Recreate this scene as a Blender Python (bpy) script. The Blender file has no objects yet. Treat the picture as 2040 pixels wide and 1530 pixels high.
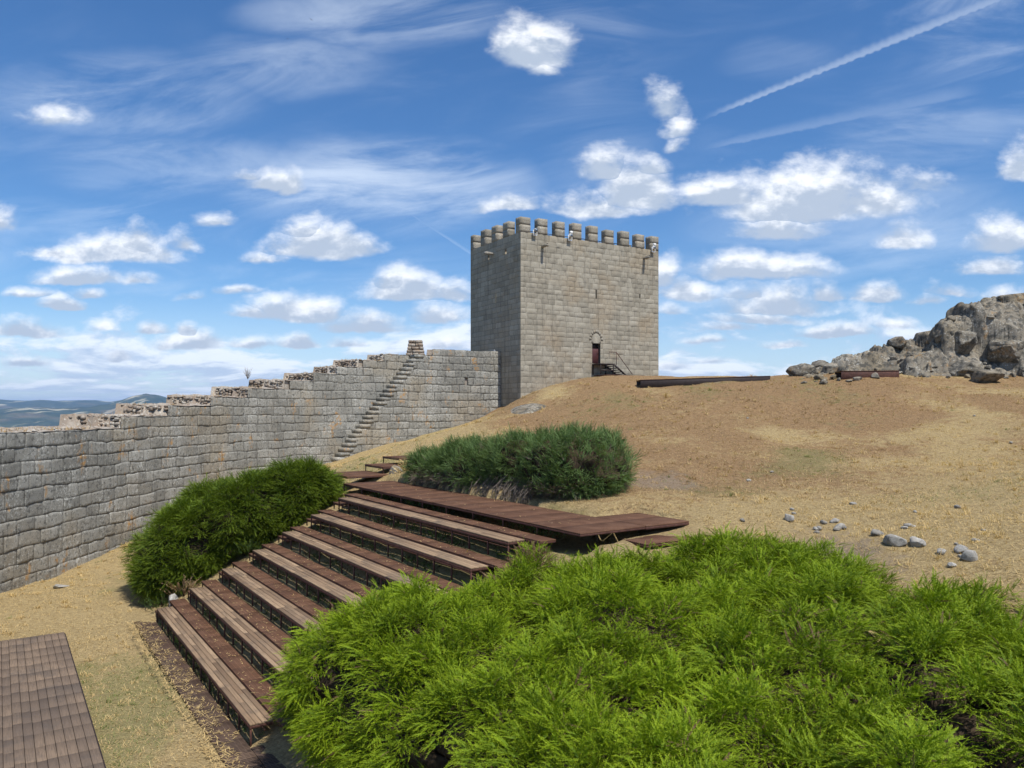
import bpy, bmesh, math, random
import numpy as np
from mathutils import Vector, Matrix, kdtree

scene = bpy.context.scene
COL = scene.collection
R_ = math.radians
rng = np.random.default_rng(11)
random.seed(5)

# ------------------------------------------------------------------ camera
FPX, CX, HY = 1530.0, 1020.0, 818.0          # focal length, centre and horizon of the 2040 px frame
cam_d = bpy.data.cameras.new('camera')
cam = bpy.data.objects.new('camera', cam_d); COL.objects.link(cam)
cam_d.sensor_width = 36.0
cam_d.lens = 36.0 * FPX / 2040.0
cam_d.shift_y = (HY - 765.0) / 2040.0
cam_d.clip_start = 0.1; cam_d.clip_end = 60000
cam.location = (0, 0, 0); cam.rotation_euler = (R_(90), 0, 0)
scene.camera = cam

# ------------------------------------------------------------------ light
SUN_EL = R_(61)
SUN_AZ = math.atan2(0.60, -0.80)              # towards the sun: behind the camera and to the right
sun_dir = Vector((math.cos(SUN_EL) * math.sin(SUN_AZ), math.cos(SUN_EL) * math.cos(SUN_AZ), math.sin(SUN_EL)))
sl = bpy.data.lights.new('sun', 'SUN'); sl.energy = 4.2; sl.angle = R_(0.53); sl.color = (1.0, 0.955, 0.88)
so = bpy.data.objects.new('sun', sl); COL.objects.link(so)
so.rotation_euler = sun_dir.to_track_quat('Z', 'Y').to_euler(); so.location = (20, -30, 60)

scene.view_settings.view_transform = 'Standard'
scene.view_settings.look = 'None'
scene.view_settings.exposure = 0.38
scene.view_settings.gamma = 1.0
scene.cycles.max_bounces = 8
scene.cycles.diffuse_bounces = 3
scene.cycles.transparent_max_bounces = 8
scene.cycles.volume_bounces = 0

# ------------------------------------------------------------------ node helper
class NT:
    def __init__(s, tree): s.t = tree; s.n = tree.nodes; s.l = tree.links
    def new(s, ty, **kw):
        n = s.n.new(ty)
        for k, v in kw.items(): setattr(n, k, v)
        return n
    def put(s, sock, v):
        if isinstance(v, bpy.types.NodeSocket): s.l.new(v, sock)
        elif v is not None:
            if sock.type == 'RGBA' and not hasattr(v, '__len__'): v = (v, v, v, 1)
            if sock.type == 'RGBA' and len(v) == 3: v = (*v, 1)
            sock.default_value = v
    def m(s, op, a, b=None, c=None, clamp=False):
        n = s.new('ShaderNodeMath', operation=op, use_clamp=clamp)
        for i, v in enumerate((a, b, c)): s.put(n.inputs[i], v)
        return n.outputs[0]
    def vm(s, op, a, b=None):
        n = s.new('ShaderNodeVectorMath', operation=op)
        s.put(n.inputs[0], a)
        if b is not None: s.put(n.inputs[3 if op == 'SCALE' else 1], b)
        return n.outputs[0]
    def mix(s, f, a, b, mode='MIX'):
        n = s.new('ShaderNodeMix', data_type='RGBA', blend_type=mode)
        s.put(n.inputs[0], f); s.put(n.inputs[6], a); s.put(n.inputs[7], b)
        return n.outputs[2]
    def noise(s, vec, scale, detail=4, rough=0.55, dist=0.0, out=0):
        n = s.new('ShaderNodeTexNoise')
        s.put(n.inputs['Vector'], vec); n.inputs['Scale'].default_value = scale
        n.inputs['Detail'].default_value = detail; n.inputs['Roughness'].default_value = rough
        n.inputs['Distortion'].default_value = dist
        return n.outputs[out]
    def step(s, x, lo, hi, a=0.0, b=1.0, smooth=True):
        n = s.new('ShaderNodeMapRange', interpolation_type='SMOOTHSTEP' if smooth else 'LINEAR')
        for i, v in enumerate((x, lo, hi, a, b)): s.put(n.inputs[i], v)
        return n.outputs[0]
    def xyz(s, x, y, z):
        n = s.new('ShaderNodeCombineXYZ')
        for i, v in enumerate((x, y, z)): s.put(n.inputs[i], v)
        return n.outputs[0]
    def sep(s, v):
        n = s.new('ShaderNodeSeparateXYZ'); s.put(n.inputs[0], v); return n.outputs
    def attr(s, name):
        return s.new('ShaderNodeAttribute', attribute_name=name)

# ------------------------------------------------------------------ sky with clouds
world = bpy.data.worlds.new('World'); scene.world = world; world.use_nodes = True
def build_world():
    g = NT(world.node_tree); g.n.clear()
    out = g.new('ShaderNodeOutputWorld'); bg = g.new('ShaderNodeBackground')
    g.l.new(bg.outputs[0], out.inputs[0]); bg.inputs[1].default_value = 0.10
    sky = g.new('ShaderNodeTexSky', sky_type='NISHITA')
    sky.sun_disc = False; sky.sun_elevation = SUN_EL; sky.sun_rotation = SUN_AZ
    sky.altitude = 800; sky.air_density = 1.0; sky.dust_density = 0.7; sky.ozone_density = 2.2
    hs = g.new('ShaderNodeHueSaturation'); hs.inputs['Saturation'].default_value = 1.22; hs.inputs['Value'].default_value = 0.98
    g.l.new(sky.outputs[0], hs.inputs['Color'])
    skyc = g.mix(1.0, hs.outputs[0], (0.86, 0.98, 1.10, 1), 'MULTIPLY')
    d = g.new('ShaderNodeTexCoord').outputs['Generated']
    x, y, z = g.sep(d)
    ys = g.m('MAXIMUM', y, 0.05)
    u0 = g.m('DIVIDE', x, ys); v0 = g.m('DIVIDE', z, ys)
    front = g.step(y, 0.1, 0.3)
    # domain warp so that cloud outlines billow
    wv = g.noise(g.xyz(u0, g.m('MULTIPLY', v0, 1.5), 0.3), 9, 4, 0.6, out=1)
    wx, wy, wz = g.sep(wv)
    u = g.m('ADD', u0, g.m('MULTIPLY', g.m('SUBTRACT', wx, 0.5), 0.055))
    v = g.m('ADD', v0, g.m('MULTIPLY', g.m('SUBTRACT', wy, 0.5), 0.030))
    P = lambda px, py: ((px - CX) / FPX, (HY - py) / FPX)
    # cx, base y, half width, top y, strength
    cl = [(1062, 118, 82, 20, 1.05), (1085, 140, 40, 90, .7), (1325, 228, 44, 160, .70), (1345, 262, 34, 205, .70), (1352, 295, 20, 255, .5),
          (1255, 400, 90, 312, 1.0), (1215, 345, 60, 290, .85), (1180, 420, 120, 370, .85), (1010, 415, 70, 378, .9), (1300, 345, 42, 310, .6),
          (1600, 420, 210, 312, 1.05), (1440, 400, 90, 345, .95), (1720, 410, 150, 330, .75), (1560, 470, 130, 420, .75), (1820, 385, 110, 345, .5),
          (540, 378, 72, 340, .85), (575, 383, 38, 338, .8), (490, 358, 40, 340, .6),
          (215, 508, 165, 448, 1.0), (260, 495, 80, 440, 1.0), (120, 505, 95, 470, .85), (370, 490, 60, 455, .6),
          (640, 505, 125, 440, 1.0), (600, 470, 60, 425, .7), (700, 505, 75, 455, .95), (530, 520, 70, 500, .55),
          (120, 242, 62, 202, .40), (440, 445, 52, 420, .65), (170, 560, 110, 525, .8), (265, 560, 55, 535, .6), (125, 616, 55, 586, .95), (180, 592, 40, 570, .7), (60, 590, 60, 572, .5),
          (820, 586, 112, 530, 1.05), (790, 570, 60, 524, .9), (900, 590, 70, 545, .8), (590, 630, 115, 580, 1.0), (640, 625, 60, 586, .9), (510, 632, 60, 608, .7),
          (745, 652, 100, 610, .95), (880, 635, 80, 590, .85), (380, 590, 40, 570, .5), (470, 585, 60, 572, .45),
          (1370, 588, 60, 548, .95), (1325, 560, 40, 505, .8), (1515, 548, 148, 500, 1.0), (1460, 540, 70, 505, .8), (1795, 482, 72, 442, .9),
          (1550, 618, 130, 562, 1.0), (1500, 590, 70, 568, .7), (1650, 595, 45, 560, .9), (1740, 596, 62, 558, .95), (1850, 605, 60, 585, .6),
          (2035, 345, 55, 275, .95), (1985, 540, 80, 500, .95), (2000, 490, 80, 430, .75), (1900, 590, 70, 560, .7), (2020, 600, 70, 565, .7),
          (60, 668, 85, 636, .95), (195, 655, 48, 632, .8), (310, 660, 45, 632, .9), (385, 690, 90, 655, 1.0), (375, 665, 30, 638, .95), (235, 708, 40, 690, .9), (60, 725, 60, 708, .7),
          (500, 690, 60, 670, .7), (600, 690, 50, 660, .9), (700, 690, 60, 665, .7), (880, 690, 70, 660, .75), (1650, 668, 90, 640, .9), (1560, 690, 60, 672, .8), (1400, 680, 60, 665, .7), (1780, 650, 60, 630, .6),
          (1340, 620, 40, 600, .6), (1450, 655, 70, 640, .6), (-20, 450, 40, 400, .7), (1970, 275, 18, 262, .4), (1520, 640, 120, 612, .8), (1330, 735, 60, 710, .7), (1420, 720, 60, 705, .6)]
    F = g.m('ADD', 0.0, -1.0); H = g.m('ADD', 0.0, 0.0)
    for (cx, by, hw, ty, st) in cl:
        a, b = P(cx, by); w = hw / FPX * 1.12; hu = (by - ty) / FPX * 1.2; hd = max(hu * 0.24, 0.005)
        du = g.m('MULTIPLY', g.m('SUBTRACT', u, a), 1 / w)
        dv = g.m('SUBTRACT', v, b)
        hv = g.m('MULTIPLY', dv, 1 / hu)
        tv = g.m('MAXIMUM', hv, g.m('MULTIPLY', dv, -1 / hd))
        q = g.m('SQRT', g.m('ADD', g.m('MULTIPLY', du, du), g.m('MULTIPLY', tv, tv)))
        st = min(1.15, st * 1.13); f = g.m('MULTIPLY_ADD', q, -st, st)
        gt = g.m('GREATER_THAN', f, F)
        mx = g.new('ShaderNodeMix', data_type='FLOAT'); g.put(mx.inputs[0], gt); g.put(mx.inputs[2], H); g.put(mx.inputs[3], hv)
        H = mx.outputs[0]; F = g.m('MAXIMUM', F, f)
    F = g.m('MULTIPLY_ADD', front, 1.0, g.m('SUBTRACT', F, 1.0))
    # noise fields: rounded billows, finer wisps
    nv = g.xyz(u0, g.m('MULTIPLY', v0, 1.55), 1.7)
    n1 = g.noise(nv, 12.5, 8, 0.57, 0.15)
    n1b = g.noise(g.vm('ADD', nv, (-0.004, 0.024, 0)), 12.5, 8, 0.57, 0.15)
    nf = g.noise(nv, 55, 5, 0.62, 0.3)
    dens = g.m('ADD', g.m('ADD', F, g.m('MULTIPLY', g.m('SUBTRACT', n1, 0.49), 1.40)), g.m('MULTIPLY', g.m('SUBTRACT', nf, 0.5), 0.38))
    cov = g.step(dens, 0.02, 0.72)
    # low rows of cloud toward the horizon
    sv = g.m('DIVIDE', 0.055, g.m('MAXIMUM', g.m('ADD', v0, 0.045), 0.004))
    lowv = g.xyz(g.m('MULTIPLY', u0, 2.2), g.m('MULTIPLY', sv, 1.9), 4.0)
    ln = g.noise(lowv, 3.1, 7, 0.60, 0.3)
    lnb = g.noise(g.vm('ADD', lowv, (0, -0.10, 0)), 3.1, 7, 0.60, 0.3)
    lowm = g.step(v0, 0.19, 0.035)
    lowm = g.m('MULTIPLY', lowm, front)
    lcov = g.m('MULTIPLY', g.step(g.m('ADD', ln, g.m('MULTIPLY', g.m('SUBTRACT', lowm, 1.0), 0.22)), 0.41, 0.56), g.m('MINIMUM', g.m('MULTIPLY', lowm, 2.0), 1.0))
    lshade = g.step(g.m('SUBTRACT', ln, lnb), -0.09, 0.10)
    # cirrus veils and streaks
    rot = g.xyz(g.m('ADD', g.m('MULTIPLY', u0, 1.5), g.m('MULTIPLY', v0, 0.35)), g.m('SUBTRACT', g.m('MULTIPLY', v0, 6.5), g.m('MULTIPLY', u0, 0.9)), 7.7)
    c1 = g.noise(rot, 2.1, 8, 0.62, 0.8)
    c2 = g.noise(g.xyz(u0, v0, 3.1), 2.3, 3, 0.5)
    cir = g.m('MULTIPLY', g.step(c1, 0.42, 0.80), g.step(c2, 0.36, 0.66))
    def blob(px, py, hx, hy, amp):
        a, b = P(px, py)
        q = g.m('ADD', g.m('POWER', g.m('MULTIPLY', g.m('SUBTRACT', u, a), FPX / hx), 2.0), g.m('POWER', g.m('MULTIPLY', g.m('SUBTRACT', v, b), FPX / hy), 2.0))
        return g.m('MULTIPLY', g.step(q, 1.0, 0.0), amp)
    veil = blob(760, 370, 380, 120, .62)
    for b in ((760, 30, 330, 70, .42), (250, 190, 330, 110, .36), (560, 130, 260, 80, .30), (1850, 270, 260, 90, .30), (350, 330, 330, 80, .34), (1560, 120, 160, 60, .15), (1700, 450, 420, 160, .30), (1500, 600, 600, 120, .3)):
        veil = g.m('MAXIMUM', veil, blob(*b))
    veil = g.m('MULTIPLY', veil, g.step(c1, 0.30, 0.72))
    # two contrails
    def trail(x0, y0, x1, y1, wd, amp, puff):
        a, b = P(x0, y0); c, e = P(x1, y1)
        L = math.hypot(c - a, e - b); tx, ty = (c - a) / L, (e - b) / L
        s_ = g.m('ADD', g.m('MULTIPLY', g.m('SUBTRACT', u0, a), tx), g.m('MULTIPLY', g.m('SUBTRACT', v0, b), ty))
        o_ = g.m('ADD', g.m('MULTIPLY', g.m('SUBTRACT', u0, a), -ty), g.m('MULTIPLY', g.m('SUBTRACT', v0, b), tx))
        nn = g.noise(g.xyz(u0, v0, 9.0), 90, 3, 0.6)
        o_ = g.m('ADD', o_, g.m('MULTIPLY', g.m('SUBTRACT', nn, 0.5), wd * 0.9))
        if puff:
            o_ = g.m('ADD', o_, g.m('MULTIPLY', g.m('SINE', g.m('MULTIPLY', g.m('ADD', s_, g.m('MULTIPLY', g.m('SUBTRACT', g.noise(g.xyz(u0, v0, 2.0), 22, 2, 0.5), 0.5), 0.02)), 520.0)), wd * 0.10))
        ww = g.m('MULTIPLY_ADD', s_, 0.8 * wd / L, wd * 0.55)
        below = g.step(g.m('DIVIDE', o_, g.m('MULTIPLY', ww, -1.0)), 1.0, 0.35)
        above = g.step(g.m('DIVIDE', o_, ww), 2.4, -0.2)
        core = g.m('MULTIPLY', g.m('MULTIPLY', below, above), amp)
        return g.m('MULTIPLY', core, g.m('MULTIPLY', g.step(s_, 0.0, L * 0.18), g.step(s_, L * 1.14, L * 0.96)))
    tr = g.m('MAXIMUM', trail(1385, 243, 1990, -3, 0.0046, 0.27, True), trail(1370, 302, 1900, 190, 0.006, 0.12, False))
    tr = g.m('MAXIMUM', tr, trail(800, 415, 938, 505, 0.0014, 0.13, False))
    soft = g.m('MULTIPLY', g.m('MAXIMUM', g.m('MAXIMUM', g.m('MULTIPLY', cir, 0.34), veil), tr), front)
    soft = g.m('ADD', soft, g.m('MULTIPLY', g.m('SUBTRACT', 1.0, front), 0.12))
    soft = g.m('MAXIMUM', soft, g.step(v0, 0.18, 0.0, 0.0, 0.42))
    c = g.mix(soft, skyc, (7.6, 8.4, 9.4, 1))
    # cumulus: white where they face the light, grey-blue on the flat underside
    lit = g.m('ADD', g.m('MULTIPLY', H, 0.70), g.m('MULTIPLY', g.m('SUBTRACT', n1, n1b), 3.2))
    lit = g.m('ADD', lit, g.m('MULTIPLY', g.m('SUBTRACT', 0.45, dens), 0.30))
    litm = g.step(lit, -0.16, 0.62)
    ccol = g.mix(litm, (4.1, 4.8, 5.9, 1), (8.8, 9.0, 9.3, 1))
    lcol = g.mix(lshade, (4.3, 5.2, 6.9, 1), (8.4, 8.8, 9.4, 1))
    c = g.mix(g.m('MULTIPLY', lcov, 0.82), c, lcol)
    c = g.mix(g.m('MULTIPLY', cov, 0.95), c, ccol)
    g.l.new(c, bg.inputs[0])
    world.cycles.sampling_method = 'MANUAL'; world.cycles.sample_map_resolution = 512
build_world()

# ------------------------------------------------------------------ numpy noise
_perm = np.random.default_rng(3).permutation(4096).astype(np.int64)
_val = np.random.default_rng(4).random(4096)
def vnoise(p):
    p = np.asarray(p, float); i = np.floor(p).astype(np.int64); f = p - i; f = f * f * (3 - 2 * f)
    def h(dx, dy, dz):
        k = _perm[(i[..., 0] + dx) & 4095]; k = _perm[(k + i[..., 1] + dy) & 4095]; k = _perm[(k + i[..., 2] + dz) & 4095]
        return _val[k]
    x, y, z = f[..., 0], f[..., 1], f[..., 2]
    a = h(0,0,0)*(1-x)+h(1,0,0)*x; b = h(0,1,0)*(1-x)+h(1,1,0)*x
    c = h(0,0,1)*(1-x)+h(1,0,1)*x; d = h(0,1,1)*(1-x)+h(1,1,1)*x
    return ((a*(1-y)+b*y)*(1-z)+(c*(1-y)+d*y)*z) * 2 - 1
def fbm(p, oct=4, rough=0.5):
    p = np.asarray(p, float); s = 0; a = 1.0; t = 0
    for k in range(oct):
        s = s + a * vnoise(p + 17.3 * k); t += a; a *= rough; p = p * 2.03
    return s / t
def xyzs(x, y, z=0.0): return np.stack(np.broadcast_arrays(np.asarray(x, float), np.asarray(y, float), np.asarray(z, float)), -1)

# ------------------------------------------------------------------ mesh + object helpers
def tag(o, label=None, cat=None, group=None, kind=None):
    if label: o['label'] = label
    if cat: o['category'] = cat
    if group: o['group'] = group
    if kind: o['kind'] = kind
    return o
def np_mesh(name, V, faces, mat, parent=None, attrs=None, smooth=False, loc=None):
    """faces: (n,3) or (n,4) index array, or a list of such arrays"""
    if not isinstance(faces, (list, tuple)): faces = [faces]
    faces = [np.asarray(f, np.int32) for f in faces if len(f)]
    V = np.asarray(V, np.float32)
    me = bpy.data.meshes.new(name)
    me.vertices.add(len(V)); me.vertices.foreach_set('co', V.ravel())
    nl = sum(f.size for f in faces); nf = sum(len(f) for f in faces)
    me.loops.add(nl); me.loops.foreach_set('vertex_index', np.concatenate([f.ravel() for f in faces]))
    me.polygons.add(nf)
    st = []; o = 0
    for f in faces:
        st.append(o + np.arange(len(f)) * f.shape[1]); o += f.size
    me.polygons.foreach_set('loop_start', np.concatenate(st).astype(np.int32))
    me.update(calc_edges=True)
    if smooth: me.polygons.foreach_set('use_smooth', np.ones(nf, bool))
    for k, a in (attrs or {}).items():
        at = me.attributes.new(k, 'FLOAT', 'POINT'); at.data.foreach_set('value', np.asarray(a, np.float32).ravel())
    if mat: me.materials.append(mat)
    ob = bpy.data.objects.new(name, me); COL.objects.link(ob)
    if parent: ob.parent = parent
    if loc is not None: ob.location = loc
    return ob
def empty(name, loc=(0, 0, 0), rz=0.0):
    o = bpy.data.objects.new(name, None); COL.objects.link(o); o.location = loc; o.rotation_euler = (0, 0, rz)
    o.empty_display_size = 0.3
    return o
class MB:
    """collects boxes and tubes, links them as one mesh"""
    def __init__(s): s.V = []; s.F4 = []; s.F3 = []; s.T = []; s.n = 0
    def add(s, V, F4=None, F3=None, tone=0.5):
        V = np.asarray(V, float)
        s.V.append(V); s.T.append(np.full(len(V), tone) if np.isscalar(tone) else np.asarray(tone, float))
        if F4 is not None and len(F4): s.F4.append(np.asarray(F4) + s.n)
        if F3 is not None and len(F3): s.F3.append(np.asarray(F3) + s.n)
        s.n += len(V)
    def box(s, x0, x1, y0, y1, z0, z1, tone=0.5, ch=0.0, fr=None):
        """box with chamfered edges; fr maps local points to the world"""
        if ch <= 0:
            V = np.array([(x, y, z) for z in (z0, z1) for y in (y0, y1) for x in (x0, x1)], float)
            F = [(0,2,3,1),(4,5,7,6),(0,1,5,4),(2,6,7,3),(0,4,6,2),(1,3,7,5)]
            F3 = None
        else:
            V = []; idx = {}
            for i, x in enumerate((x0, x1)):
                for j, y in enumerate((y0, y1)):
                    for k, z in enumerate((z0, z1)):
                        sx, sy, sz = (1, -1)[i], (1, -1)[j], (1, -1)[k]
                        for ax in range(3):
                            p = [x + sx * ch, y + sy * ch, z + sz * ch]; p[ax] = (x, y, z)[ax]
                            idx[(i, j, k, ax)] = len(V); V.append(p)
            V = np.array(V, float)
            g = lambda i, j, k, a: idx[(i, j, k, a)]
            F = []
            for i in (0, 1): F.append([g(i,0,0,0), g(i,1,0,0), g(i,1,1,0), g(i,0,1,0)])
            for j in (0, 1): F.append([g(0,j,0,1), g(1,j,0,1), g(1,j,1,1), g(0,j,1,1)])
            for k in (0, 1): F.append([g(0,0,k,2), g(1,0,k,2), g(1,1,k,2), g(0,1,k,2)])
            for j in (0, 1):
                for k in (0, 1): F.append([g(0,j,k,1), g(1,j,k,1), g(1,j,k,2), g(0,j,k,2)])
            for i in (0, 1):
                for k in (0, 1): F.append([g(i,0,k,0), g(i,1,k,0), g(i,1,k,2), g(i,0,k,2)])
            for i in (0, 1):
                for j in (0, 1): F.append([g(i,j,0,0), g(i,j,1,0), g(i,j,1,1), g(i,j,0,1)])
            F3 = [[g(i,j,k,0), g(i,j,k,1), g(i,j,k,2)] for i in (0,1) for j in (0,1) for k in (0,1)]
        s.add(fr(V) if fr else V, F, F3, tone)
    def tube(s, pts, r, n=8, tone=0.5):
        pts = np.asarray(pts, float); rr = np.full(len(pts), r) if np.isscalar(r) else np.asarray(r)
        V = []
        for i, p in enumerate(pts):
            t = pts[min(i + 1, len(pts) - 1)] - pts[max(i - 1, 0)]; t /= np.linalg.norm(t) + 1e-9
            a = np.cross(t, (0, 0, 1.0) if abs(t[2]) < 0.9 else (1.0, 0, 0)); a /= np.linalg.norm(a); b = np.cross(t, a)
            for k in range(n):
                an = 2 * math.pi * k / n; V.append(p + rr[i] * (a * math.cos(an) + b * math.sin(an)))
        F = [(i*n+k, i*n+(k+1) % n, (i+1)*n+(k+1) % n, (i+1)*n+k) for i in range(len(pts)-1) for k in range(n)]
        F3 = []
        V.append(pts[0]); V.append(pts[-1]); e = len(V)
        for k in range(n):
            F3.append((e-2, (k+1) % n, k)); F3.append((e-1, (len(pts)-1)*n+k, (len(pts)-1)*n+(k+1) % n))
        s.add(V, F, F3, tone)
    def build(s, name, mat, parent=None, smooth=False, loc=None):
        V = np.concatenate(s.V); fs = []
        if s.F4: fs.append(np.concatenate(s.F4))
        if s.F3: fs.append(np.concatenate(s.F3))
        if loc is not None: V = V - np.asarray(loc, float)
        ob = np_mesh(name, V, fs, mat, parent, {'tone': np.concatenate(s.T)}, smooth)
        if loc is not None: ob.location = loc
        bm = bmesh.new(); bm.from_mesh(ob.data); bmesh.ops.recalc_face_normals(bm, faces=bm.faces); bm.to_mesh(ob.data); bm.free()
        return ob
def at(px, py, Y): return np.array([(px - CX) / FPX * Y, Y, (HY - py) / FPX * Y])

# ------------------------------------------------------------------ materials
def new_mat(name):
    m = bpy.data.materials.new(name); m.use_nodes = True
    g = NT(m.node_tree); bsdf = g.n['Principled BSDF']
    return m, g, bsdf
def geo_pos(g): return g.new('ShaderNodeNewGeometry').outputs['Position']
def bump(g, bsdf, h, strength=0.5, dist=0.02):
    b = g.new('ShaderNodeBump'); b.inputs['Strength'].default_value = strength; b.inputs['Distance'].default_value = dist
    g.put(b.inputs['Height'], h); g.l.new(b.outputs[0], bsdf.inputs['Normal'])

def mat_stone(name, ca, cb, cc, lichen=0.35, orange=0.0, dark=0.35, speck=0.3, seam=0.0, tonew=0.55, warm=None, moss=False, dthr=0.54):
    m, g, b = new_mat(name); p = geo_pos(g)
    tone = g.attr('tone').outputs['Fac']
    n1 = g.noise(p, 0.55, 5, 0.6); n2 = g.noise(p, 3.2, 6, 0.68); n3 = g.noise(p, 11.0, 5, 0.7); n4 = g.noise(p, 38.0, 3, 0.7)
    c = g.mix(g.step(g.m('ADD', g.m('MULTIPLY', tone, tonew), g.m('MULTIPLY', n1, 1 - tonew)), 0.22, 0.78), ca, cb)
    c = g.mix(g.m('MULTIPLY', g.step(n2, 0.42, 0.68), 0.6), c, cc)
    if warm:
        c = g.mix(g.m('MULTIPLY', g.step(g.noise(p, 0.30, 3, 0.55), 0.46, 0.68), 0.55), c, warm)
    # pale crusts of lichen, then dark ones
    c = g.mix(g.m('MULTIPLY', g.step(g.m('ADD', n3, g.m('MULTIPLY', g.m('SUBTRACT', n1, 0.5), 0.4)), 0.56, 0.66), lichen), c, (0.60, 0.60, 0.55))
    c = g.mix(g.m('MULTIPLY', g.step(g.noise(g.vm('ADD', p, (31, 7, 3)), 7.0 if dthr > 0.5 else 3.0, 6, 0.72), dthr, dthr + 0.12), dark), c, (0.06, 0.06, 0.055))
    c = g.mix(g.m('MULTIPLY', g.step(n4, 0.35, 0.68), speck), c, g.mix(0.5, c, (0.02, 0.02, 0.02)))
    if moss: c = g.mix(g.m('MULTIPLY', g.attr('moss').outputs['Fac'], 0.75), c, g.mix(n3, (0.16, 0.105, 0.05), (0.28, 0.20, 0.10)))
    # vertical rain streaks
    sx = g.noise(g.vm('MULTIPLY', p, (1.7, 1.7, 0.10)), 1.6, 5, 0.65)
    c = g.mix(g.m('MULTIPLY', g.step(sx, 0.50, 0.72), 0.42), c, g.mix(0.72, c, (0.045, 0.042, 0.038)))
    if orange:
        om = g.m('MULTIPLY', g.step(g.noise(g.vm('MULTIPLY', p, (1, 1, 0.6)), 1.05, 3, 0.6), 0.585, 0.68), g.step(g.noise(p, 5.0, 5, 0.7), 0.44, 0.60))
        c = g.mix(g.m('MULTIPLY', om, orange), c, (0.44, 0.23, 0.06))
    if seam:
        sm = g.attr('seam').outputs['Fac']
        c = g.mix(g.m('MULTIPLY', sm, seam), c, (0.030, 0.026, 0.021))
    g.put(b.inputs['Base Color'], c); b.inputs['Roughness'].default_value = 0.94; b.inputs['Specular IOR Level'].default_value = 0.15
    bump(g, b, g.m('ADD', g.m('MULTIPLY', n3, 0.6), g.m('MULTIPLY', n4, 0.5)), 0.9, 0.035)
    return m
M = {}
M['tower'] = mat_stone('tower_granite', (0.275, 0.250, 0.197), (0.40, 0.366, 0.293), (0.34, 0.305, 0.24), 0.20, 0.10, 0.20, 0.25, 0.62, 0.45, (0.33, 0.255, 0.165))
M['merlon'] = mat_stone('weathered_granite', (0.24, 0.215, 0.17), (0.37, 0.33, 0.265), (0.28, 0.255, 0.20), 0.55, 0.2, 0.5, 0.35, 0.8, 0.5)
M['wall'] = mat_stone('lichened_granite', (0.23, 0.225, 0.20), (0.385, 0.375, 0.335), (0.30, 0.285, 0.245), 0.85, 0.75, 0.72, 0.55, 0.85, 0.42, (0.36, 0.30, 0.21), False, 0.515)
M['rubble'] = mat_stone('rubble_top', (0.22, 0.175, 0.135), (0.40, 0.355, 0.295), (0.28, 0.195, 0.135), 0.8, 0.35, 0.4, 0.4)
M['rock'] = mat_stone('outcrop_granite', (0.145, 0.128, 0.10), (0.32, 0.29, 0.235), (0.23, 0.185, 0.125), 0.8, 0.35, 0.8, 0.5, 0, 0.4, (0.22, 0.17, 0.095), True, 0.47)
M['pale'] = mat_stone('pale_stone', (0.27, 0.25, 0.215), (0.42, 0.40, 0.36), (0.33, 0.29, 0.24), 0.6, 0.0, 0.6, 0.4)

def mat_simple(name, col, rough=0.6, metal=0.0, var=0.25, scale=6.0, spec=0.4):
    m, g, b = new_mat(name); p = geo_pos(g)
    n = g.noise(p, scale, 5, 0.65)
    t = g.attr('tone').outputs['Fac']
    c = g.mix(g.step(n, 0.3, 0.7), [v * (1 - var) for v in col], [min(1, v * (1 + var)) for v in col])
    c = g.mix(g.m('MULTIPLY', t, 0.35), c, [v * 0.6 for v in col])
    g.put(b.inputs['Base Color'], c); b.inputs['Roughness'].default_value = rough; b.inputs['Metallic'].default_value = metal
    b.inputs['Specular IOR Level'].default_value = spec
    bump(g, b, n, 0.25, 0.01)
    return m
M['rust'] = mat_simple('rusty_steel', (0.085, 0.035, 0.024), 0.75, 0.0, 0.35, 9)
M['darksteel'] = mat_simple('dark_steel', (0.030, 0.019, 0.016), 0.6, 0.0, 0.3, 9)
M['dooriron'] = mat_simple('red_brown_door', (0.085, 0.028, 0.026), 0.5, 0.0, 0.2, 4)
M['white'] = mat_simple('white_paint', (0.78, 0.78, 0.76), 0.45, 0, 0.04, 3)
M['grey'] = mat_simple('grey_metal', (0.33, 0.34, 0.35), 0.45, 0.3, 0.1, 5)
M['bluegrey'] = mat_simple('blue_grey_steel', (0.07, 0.10, 0.15), 0.4, 0.3, 0.1, 5)
M['black'] = mat_simple('slit_shade', (0.012, 0.011, 0.010), 0.9, 0, 0.1, 3, 0.0)  # near-black that stands for the shade deep in the slits
M['glass'] = mat_simple('lamp_glass', (0.10, 0.13, 0.17), 0.15, 0, 0.1, 3)
M['birdmat'] = mat_simple('bird_feathers', (0.03, 0.03, 0.035), 0.7, 0, 0.1, 3)
M['twig'] = mat_simple('twigs', (0.055, 0.040, 0.026), 0.95, 0, 0.4, 14, 0.05)  # stems and branches, also the hull that darkens gaps in the shrubs
M['greytwig'] = mat_simple('dead_grey_twigs', (0.24, 0.20, 0.165), 0.95, 0, 0.35, 14, 0.05)
M['rusttwig'] = mat_simple('dead_rust_twigs', (0.20, 0.10, 0.05), 0.95, 0, 0.35, 14, 0.05)

# bench direction D (up the photo to the left) and step direction N (up the stand)
TH = 0.590
Dv = np.array([-math.sin(TH), math.cos(TH), 0.0]); Nv = np.array([math.cos(TH), math.sin(TH), 0.0])
def PD(p, a, z): # stand coordinates: p across the rows, a along them
    return p * Nv + a * Dv + np.array([0, 0, z])
def fr_pd(V):
    V = np.asarray(V, float)
    return V[:, :1] * Nv + V[:, 1:2] * Dv + V[:, 2:] * np.array([0, 0, 1.0])
M_ROT = TH

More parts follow.
